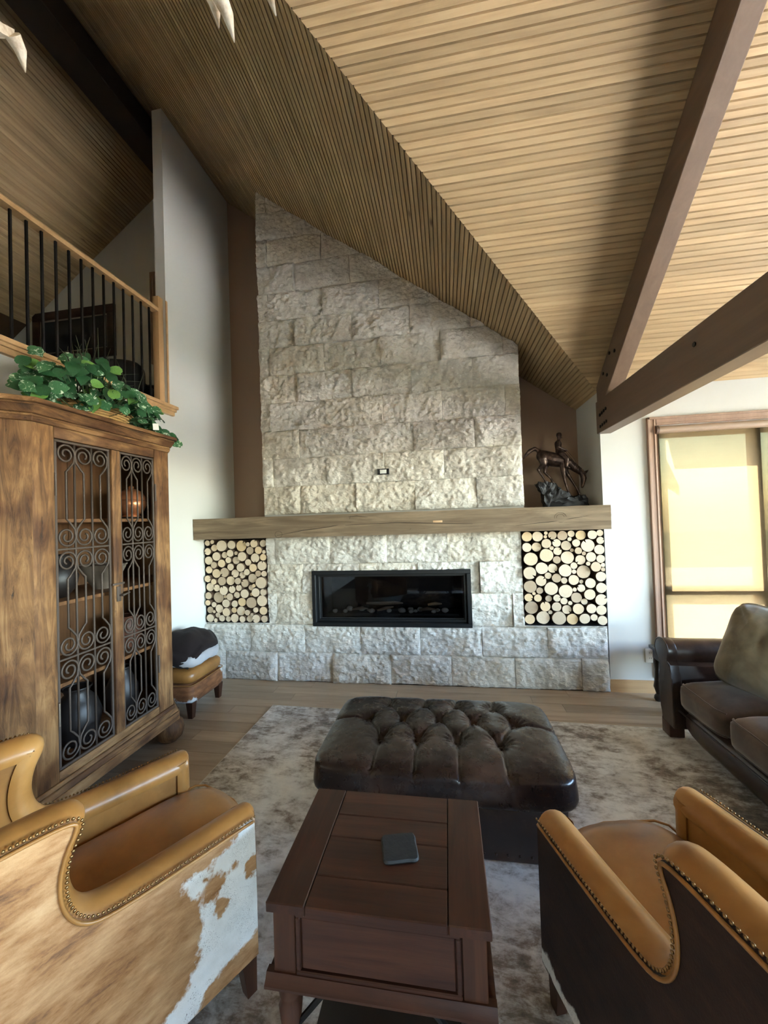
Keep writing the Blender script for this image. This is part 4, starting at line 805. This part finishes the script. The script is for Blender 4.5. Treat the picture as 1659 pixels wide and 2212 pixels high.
for i in range(28):                                  # a spray trailing over the right end of the cornice
    u = i/27; leaf_at((.06+.10*u+R.uniform(-.05, .04), .20+.24*u+R.uniform(-.05, .05), .14-.16*u+R.uniform(-.02, .05)), R.uniform(.05, .075), (.8, -.4, .4+R.uniform(-.2, .3)))
stems.tube([(.0, .1, .05), (.08, .25, .14), (.13, .36, .06), (.16, .42, -.03)], .003, 5)
for i in range(16):                                  # left end
    leaf_at((.05+R.uniform(-.06, .08), -.36-.09*R.random(), .05+.2*R.random()), R.uniform(.05, .075), (.6, -.7, .4))
stems.build('stems', plain('stem_green', lin(60, 78, 44), .6), t, 180)
b = MB()
for i in range(34):
    y, x = R.uniform(-.2, .25), R.uniform(-.03, .08); a = R.uniform(-.9, .9); h = R.uniform(.22, .42)
    b.tube([(x, y, .15), (x+.01, y+a*.08, .15+h*.5), (x+R.uniform(-.02, .05), y+a*.2, .15+h*(.9 if abs(a) < .5 else .6))], [.003, .0028, .0008], 4)
o = b.build('grass_blades', plain('dry_grass', lin(60, 66, 44), .6, var=.3), t, 180); o['kind'] = 'stuff'
b = MB(); b.prism([(0, 0), (.05, .01), (.045, .05), (-.003, .04)], 'x', .214, .2155); b.build('paper_tag', plain('tag_white', lin(236, 232, 222), .7), t, 0, loc=(0, .19, .0))

# ------------------------------------------------------------------ footstool with folded blankets
t = thing('cowhide_footstool', 'small cowhide footstool with tan leather top between cabinet and fireplace', 'footstool', (-2.165, 2.965, 0))
HS = hide('cowhide_stool', [(-.225, .10, .085), (-.18, .09, .06), (.22, .25, .03)], [(-.215, .17, .03)], (lin(110, 70, 42), lin(134, 88, 54), lin(158, 110, 72)))
b = MB(); rbox(b, .185, .225, .075, (0, 0, .185), 10, (10, 12, 4), lambda x, y, z, u, v, w: (x, y, z+.004*fbm((x*10, y*10, z*10)))); b.build('hide_frame', HS, t, 180)
b = MB(); rbox(b, .182, .222, .052, (0, 0, .31), 6, (10, 12, 4), lambda x, y, z, u, v, w: (x, y, z+(.014*(1-u*u)*(1-v*v) if w > 0 else 0))); b.build('leather_top', M_tan, t, 180)
sg = lambda q, a, n: a*abs(q)**(2/n)*(1 if q > 0 else -1)
MB().tube([(sg(cos(q), .186, 9), sg(sin(q), .226, 9), .258) for q in [pi*k/40+.01 for k in range(80)]], .004, 5, True).build('welt', M_tan, t, 180)
for x in (-.14, .15):
    for y in (-.185, .175): 
        b = MB(); A = b.vs([(x+i*.028, y+j*.028, .125) for i, j in ((-1, -1), (1, -1), (1, 1), (-1, 1))]); B = b.vs([(x+i*.018, y+j*.018, 0) for i, j in ((-1, -1), (1, -1), (1, 1), (-1, 1))]); b.b.faces.new(A); b.b.faces.new(B[::-1])
        for k in range(4): b.b.faces.new((A[k], A[(k+1) % 4], B[(k+1) % 4], B[k]))
        b.build('leg', M_legw, t, 0)
def cloth(name, c, rough=.95, sheen=.2):
    m = Mat(name); f = m.noise(m.co((1, 1, 1)), 8, 5, .6); f2 = m.noise(m.co((90, 90, 90)), 2, 2)
    return m.P(Base_Color=m.mix(f, tuple(q*.8 for q in c[:3])+(1,), tuple(min(1, q*1.15) for q in c[:3])+(1,)), Roughness=rough, Sheen_Weight=sheen, Specular_IOR_Level=.1, Normal=m.bump(f2, .3, .002))
b = MB(); rbox(b, .186, .225, .05, (0, 0, .05), 4, (22, 26, 6), lambda x, y, z, u, v, w: (x+.008*fbm((x*6, y*6, z*30)), y+.008*fbm((x*6+3, y*6, z*30)), z-(.045*max(0, u-.55)/.45 if w < 0 else .02*max(0, u-.3))*0+.010*fbm((x*7, y*7, 1))+.006*sin(y*26+x*9)*(w < .2)))
o = b.build('folded_blanket', cloth('grey_wool', lin(164, 162, 162)), None, 180, label='light grey folded blanket on the cowhide footstool, under the dark one', category='blanket', group='folded blankets on the footstool'); o.location = (-2.165, 2.965, .373)
b = MB(); rbox(b, .19, .232, .062, (0, 0, .062), 3.4, (24, 28, 8), lambda x, y, z, u, v, w: (x-.02*(w < 0)*u, y, z+.035*(1-u*u)*(1-.6*v*v)*(w > -.5)-.06*max(0, u-.3)-.03*max(0, v-.3)-.13*max(0, -v-.25)**1.3+.012*fbm((x*7, y*7, z*9))+.006*sin(x*40+y*22)))
o = b.build('folded_blanket', cloth('dark_fleece', lin(36, 29, 28), .95, .05), None, 180, label='dark brown fleece blanket folded on top of the grey blanket', category='blanket', group='folded blankets on the footstool'); o.location = (-2.17, 2.965, .47)

# ------------------------------------------------------------------ rug
t = thing('area_rug', 'distressed grey, cream and brown patterned rug under the ottoman', 'rug', (0, 0, 0))
m = Mat('distressed_rug'); v = m.co((1, 1, 1), False); vs = m.co((1.0, 2.2, 1), False, rot=(0, 0, radians(28)))
a = m.noise(v, 1.7, 5, .62, .3); c2 = m.noise(vs, 9, 8, .74, .35); c3 = m.noise(m.co((1, 1, 1), False, rot=(0, 0, .6)), 30, 5, .7)
f = m.ma('ADD', m.ma('ADD', m.ma('MULTIPLY', a, .5), m.ma('MULTIPLY', c2, .38)), m.ma('MULTIPLY', c3, .14))
f = m.mr(f, .3, .7, .22, .78); col = m.ramp(f, [(.38, lin(96, 86, 76)), (.45, lin(140, 128, 114)), (.51, lin(192, 186, 178)), (.58, lin(222, 219, 213)), (.70, lin(234, 231, 224))])
tan = m.noise(v, 2.3, 3, .6); col = m.mix(m.mr(tan, .52, .66, 0, .55), col, lin(168, 150, 120), 'MULTIPLY')
pile = m.noise(m.co((260, 260, 1), False), 1, 2)
M_rug = m.P(Base_Color=col, Roughness=.8, Sheen_Weight=.25, Sheen_Roughness=.5, Specular_IOR_Level=.25, Normal=m.bump(m.ma('ADD', m.ma('MULTIPLY', pile, .3), c2), .2, .004))
RC = [(-1.451, 3.018), (2.35, 2.92), (2.35, -.9), (-1.47, -.9)]
b = MB(); b.prism(RC, 'z', .0005, .011); b.build('pile', M_rug, t, 0)
for a_, c_ in zip(RC, RC[1:]+RC[:1]): MB().tube([(a_[0], a_[1], .006), (c_[0], c_[1], .006)], .006, 6).build('binding', plain('rug_binding', lin(196, 186, 168), .9), t, 180)

# ------------------------------------------------------------------ sofa
t = thing('leather_sofa', 'dark brown leather sofa with rolled arms and brown fabric cushions by the window', 'sofa', (1.42, 1.9, 0))
AP = [(.0, .10), (.19, .10), (.185, .18), (.195, .26), (.215, .33), (.205, .40), (.185, .46), (.178, .52)]
prof = [(0, .1), (.13, .1), (.14, .18), (.165, .26), (.17, .33), (.145, .41), (.135, .48)]+[(.118+.078*cos(radians(a)), .562+.078*sin(radians(a))) for a in range(-45, 226, 15)]+[(.03, .49), (.012, .4)]
for s, y0 in ((1, .87), (-1, -.87)):
    P = [(y0+s*(p[0]-.005), p[1]) for p in prof]
    b = MB(); b.prism(P, 'x', .03, .92); b.build('rolled_arm', M_brown2, t, 40)
    Q = [(y0+s*(p[0]*1.02-.009), p[1]*1.005) for p in prof]
    b = MB(); b.prism(Q, 'x', -.03, .032, .008, 2); b.build('arm_front', M_brown2, t, 40)
    MB().tube([(-.026, y, z) for y, z in Q], .005, 6, True).build('welt', M_brown2, t, 180)
b = MB(); rbox(b, .46, .885, .08, (.46, 0, .165), 12, (8, 12, 4)); b.build('base', M_brown2, t, 60)
MB().tube([(.005, -.87, .215), (.005, .87, .215)], .006, 6).build('welt', M_brown2, t, 180)
for y in (-.98, .98):
    for x in (.02, .85): MB().box(x-.045, x+.045, y-.055, y+.04, .0115, .11, .006).build('leg', M_legw, t)
for k, (ya, yb) in enumerate(((.44, .872), (-.01, .438), (-.45, -.012), (-.872, -.452))):
    b = MB(); rbox(b, .40, (yb-ya)/2+.003, .082, (.385, (ya+yb)/2, .33), 7, (18, 18, 6), lambda x, y, z, u, v, w: (x, y, z+(.042*(1-u*u)**.7*(1-v*v)**.7 if w > 0 else 0)+.004*fbm((x*8+k*5, y*8, z*8))))
    c = b.build('seat_cushion', M_micro, t, 180)
    for ww in (.86, -.86):
        pp = []
        for i in range(25):
            v = -.98+1.96*i/24; L = (1+abs(v)**7+abs(ww)**7)**(1/7); pp.append((.385-.40/L, (ya+yb)/2+v/L*((yb-ya)/2+.003), .33+ww/L*.082+.004*fbm((-.4/L*8+k*5, v*((yb-ya)/2)*8, ww*.082*8))))
        MB().tube(pp, .0042, 6).build('piping', M_micro, c, 180)
b = MB(); rbox(b, .09, .87, .26, (.86, 0, .5), 5, (6, 20, 10)); b.build('backrest', M_brown2, t, 60)
def pillow(label, loc, rot, s, mat, seed, name='throw_pillow'):
    b = MB()
    def O(u, v):
        a, L = max(abs(u), abs(v)), (abs(u)**5+abs(v)**5)**.2; k = a/L if L > 1e-6 else 1
        return u*k*(1-.05*(1-v*v)), v*k*(1-.05*(1-u*u))
    def f(x, y, z, u, v, w):
        a = max(abs(u), abs(v)); e = max(0, 1-a**3.2)**.5*(1-.25*(u*u+v*v)/2); wr = .012*fbm((u*2.2+seed, v*2.2, 3))+.007*fbm((u*6+seed, v*3, 9)); pin = .02*sin(8*atan2(v-1, u+1))*math.exp(-((u+1)**2+(v-1)**2)*1.6)
        p = O(u, v); return (p[0]*s, p[1]*s, w*.15*e+(wr+pin)*e*1.3)
    rbox(b, 1, 1, 1, (0, 0, 0), 60, (36, 36, 4), f); o = b.mesh('cover', mat, 180)
    t = thing(name, label, 'pillow', loc, rot, 'sofa pillows'); put('cover', o, t)
    ed = [(1, -1+2*k/12) for k in range(12)]+[(1-2*k/12, 1) for k in range(12)]+[(-1, 1-2*k/12) for k in range(12)]+[(-1+2*k/12, -1) for k in range(12)]
    MB().tube([(O(u, v)[0]*s, O(u, v)[1]*s, 0) for u, v in ed], .004, 6, True).build('piping', mat, t, 180)
    return t
M_olive = m = Mat('olive_microfiber'); f = m.noise(m.co((1, 1, 1)), 5, 5, .6, .5)
M_olive = m.P(Base_Color=m.ramp(f, [(.35, lin(96, 86, 66)), (.6, lin(126, 114, 90)), (.75, lin(150, 138, 112))]), Roughness=.85, Sheen_Weight=.5, Sheen_Roughness=.4, Normal=m.bump(m.noise(m.co(), 180, 2, .5), .1, .001))
pillow('brown suede pillow slumped against the sofa arm nearest the window', (1.80, 2.50, .655), (radians(70), radians(10), radians(-60)), .265, M_olive, 1.3)
pillow('brown pillow behind the front one against the sofa backrest', (2.19, 2.28, .69), (radians(84), radians(-4), radians(-78)), .27, M_micro, 4.7)
t = thing('end_table', 'small dark wooden end table squeezed behind the sofa arm at the window', 'table', (1.76, 3.23, 0))
MT = plain('black_wood', lin(36, 30, 27), .35); MB().box(-.2, .2, -.12, .19, .405, .43, .004).build('top', MT, t); MB().box(-.18, .18, -.105, .175, .33, .405, .004).build('apron', MT, t)
for x in (-.16, .16):
    for y in (-.085, .155): MB().lathe([(.02, 0), (.03, .018), (.026, .04), (.014, .055), (.02, .08), (.03, .11), (.022, .16), (.018, .24), (.024, .3), (.022, .335)], 12, (x, y, 0)).build('leg', MT, t, 50)

# ------------------------------------------------------------------ loft railing and what stands up there
t = thing('loft_railing', 'loft balustrade with honey wood handrail and thin black iron balusters', 'railing', (-2.42, 0, 2.556))
b = MB(); b.prism([(-.03, .80), (.03, .80), (.034, .826), (.02, .845), (-.02, .845), (-.034, .826)], 'y', .56, 2.99, .003, 1); b.build('handrail', M_honey, t, 40)
MB().box(-.03, .03, 2.985, 3.045, 0, .94, .004).build('newel_post', wood('honey_post', lin(170, 132, 90), lin(188, 150, 104), lin(202, 164, 118), 'z', .6, .42, .06, 0), t)
bal = MB().box(-.0065, .0065, -.0065, .0065, 0, .802, .001, 1).mesh('baluster', M_iron, 0)
for k in range(27): put('baluster', bal, t, (0, 2.912-k*.0885, 0))
t = thing('framed_picture', 'dark framed picture on the loft end wall seen through the balusters', 'picture', (-4.25, 3.93, 3.79))
MFr = wood('dark_frame', lin(40, 24, 20), lin(56, 34, 28), lin(70, 44, 36), 'x', 1, .4)
for q in ((-.56, .56, .2, .3), (-.56, .56, -.3, -.2), (-.56, -.46, -.2, .2), (.46, .56, -.2, .2)): MB().box(q[0], q[1], -.03, -.002, q[2], q[3], .004).build('frame_bar', MFr, t)
b = MB()
for q in ((-.46, .46, .185, .2), (-.46, .46, -.2, -.185), (-.46, -.445, -.185, .185), (.445, .46, -.185, .185)): b.box(q[0], q[1], -.016, -.003, q[2], q[3])
b.build('inner_liner', plain('liner_grey', lin(150, 140, 126), .6), t, 0)
MB().box(-.46, .46, -.012, -.004, -.2, .2).build('canvas', plain('dark_painting', lin(34, 36, 44), .5, var=.5, vs=5), t, 0)
t = thing('loft_lamp', 'floor lamp with pale drum shade in the loft behind the railing', 'lamp', (-2.72, 3.66, 2.44))
MB().lathe([(.13, 0), (.13, .02), (.03, .04), (.014, .06), (.014, 1.0)], 20).build('stand', M_iron, t, 40); b = MB()
b.lathe([(.12, 1.30), (.17, 1.05)], 24); bmesh.ops.delete(b.b, geom=[f for f in b.b.faces if len(f.verts) > 4], context='FACES'); b.build('shade', plain('linen_shade', lin(214, 208, 194), .85), t, 180)
t = thing('loft_armchair', 'black leather armchair in the loft just behind the railing', 'armchair', (-3.12, 3.42, 2.44), (0, 0, .3))
MBk = leather('black_leather', lin(14, 13, 13), lin(22, 20, 20), lin(40, 37, 36), .6, .2)
b = MB(); rbox(b, .3, .3, .1, (0, 0, .36), 5, (10, 10, 4)); b.build('seat', MBk, t, 180); b = MB(); rbox(b, .09, .32, .24, (-.3, 0, .48), 4, (6, 12, 10)); b.build('backrest', MBk, t, 180)
for y in (-.34, .34): b = MB(); rbox(b, .32, .075, .18, (0, y, .42), 4, (12, 6, 8)); b.build('arm', MBk, t, 180)
for x in (-.25, .25):
    for y in (-.28, .28): MB().tube([(x, y, 0), (x, y, .28)], [.018, .026], 8).build('leg', M_legw, t)
t = thing('loft_cabinet', 'low black cabinet against the loft end wall below the picture', 'cabinet', (-4.35, 3.68, 2.44))
MB().box(-.5, .5, -.22, .22, .06, .74, .006).build('body', plain('black_lacquer', lin(24, 21, 20), .4), t); MB().box(-.53, .53, -.24, .235, .74, .77, .004).build('top', MT, t); MB().box(-.48, .48, -.2, .2, 0, .06).build('plinth', MT, t)

# ------------------------------------------------------------------ antler chandelier
t = thing('antler_chandelier', 'pale antler chandelier hanging above, only its lowest tines showing', 'chandelier', (-.62, .17, 2.755))
M_ant = Mat('antler'); f = M_ant.noise(M_ant.co(), 18, 5, .65); M_ant.P(Base_Color=M_ant.ramp(f, [(.35, lin(176, 150, 116)), (.5, lin(222, 210, 188)), (.7, lin(240, 234, 220))]), Roughness=.6, Normal=M_ant.bump(f, .4, .004)); M_ant = M_ant.m
def antler(ang, drop, seed):
    a = put('antler', None, t); R = random.Random(seed); b = MB()
    b.tube([(.04, 0, .1), (.16, 0, .02), (.27, 0, -.05), (.36, 0, -.10)], [.02, .026, .03, .03], 10)
    def palm(u, v):
        ph = (u-.5)*2; x = .34+.20*v*(1-.12*ph*ph); y = ph*(.09+.14*v); z = -.10-.16*v+.10*v*v+.12*ph*ph*v-.02*sin(9*ph)*v; return Vector((x, y, z+.02*fbm((u*5+seed, v*4, 0))))
    n, mm = 20, 8
    P = [[palm(i/n, j/mm) for j in range(mm+1)] for i in range(n+1)]
    A = [[b.b.verts.new(p+Vector((0, 0, .011))) for p in r] for r in P]; B = [[b.b.verts.new(p-Vector((0, 0, .011))) for p in r] for r in P]
    for i in range(n):
        for j in range(mm): b.b.faces.new((A[i][j], A[i+1][j], A[i+1][j+1], A[i][j+1])); b.b.faces.new((B[i][j], B[i][j+1], B[i+1][j+1], B[i+1][j]))
        b.b.faces.new((A[i][0], B[i][0], B[i+1][0], A[i+1][0])); b.b.faces.new((A[i][mm], A[i+1][mm], B[i+1][mm], B[i][mm]))
    for i in (0, n):
        for j in range(mm): b.b.faces.new((A[i][j], A[i][j+1], B[i][j+1], B[i][j]))
    for u in (0, .13, .4, .62, .93, 1):
        p = palm(u, .97); d = (p-palm(u, .5)).normalized(); L = R.uniform(.035, .075); b.tube([p, p+d*L*.5+Vector((0, 0, -.02)), p+d*L*.8+Vector((0, 0, -.06))], [.017, .012, .001], 8)
    me = b.mesh('antler', M_ant, 60); a.data if 0 else None
    bpy.data.objects.remove(a); put('antler', me, t, (0, 0, drop), (0, 0, ang))
for k, (a, dz) in enumerate(((46, -.135), (140, -.17), (190, -.05), (245, -.07), (300, -.05), (355, -.02))): antler(radians(a), dz, k+3)
MB().lathe([(.03, -.06), (.07, -.02), (.07, .14), (.03, .2), (.012, .24)], 16).build('hub', M_iron, t, 40)
MB().tube([(0, 0, .2), (0, 0, zr(.17)-2.755+.004)], .008, 8).build('rod', M_iron, t); MB().lathe([(.06, 0), (.06, .03), (.02, .05)], 16, (0, 0, zr(.17)-2.755-.05)).build('ceiling_rose', M_iron, t, 40)
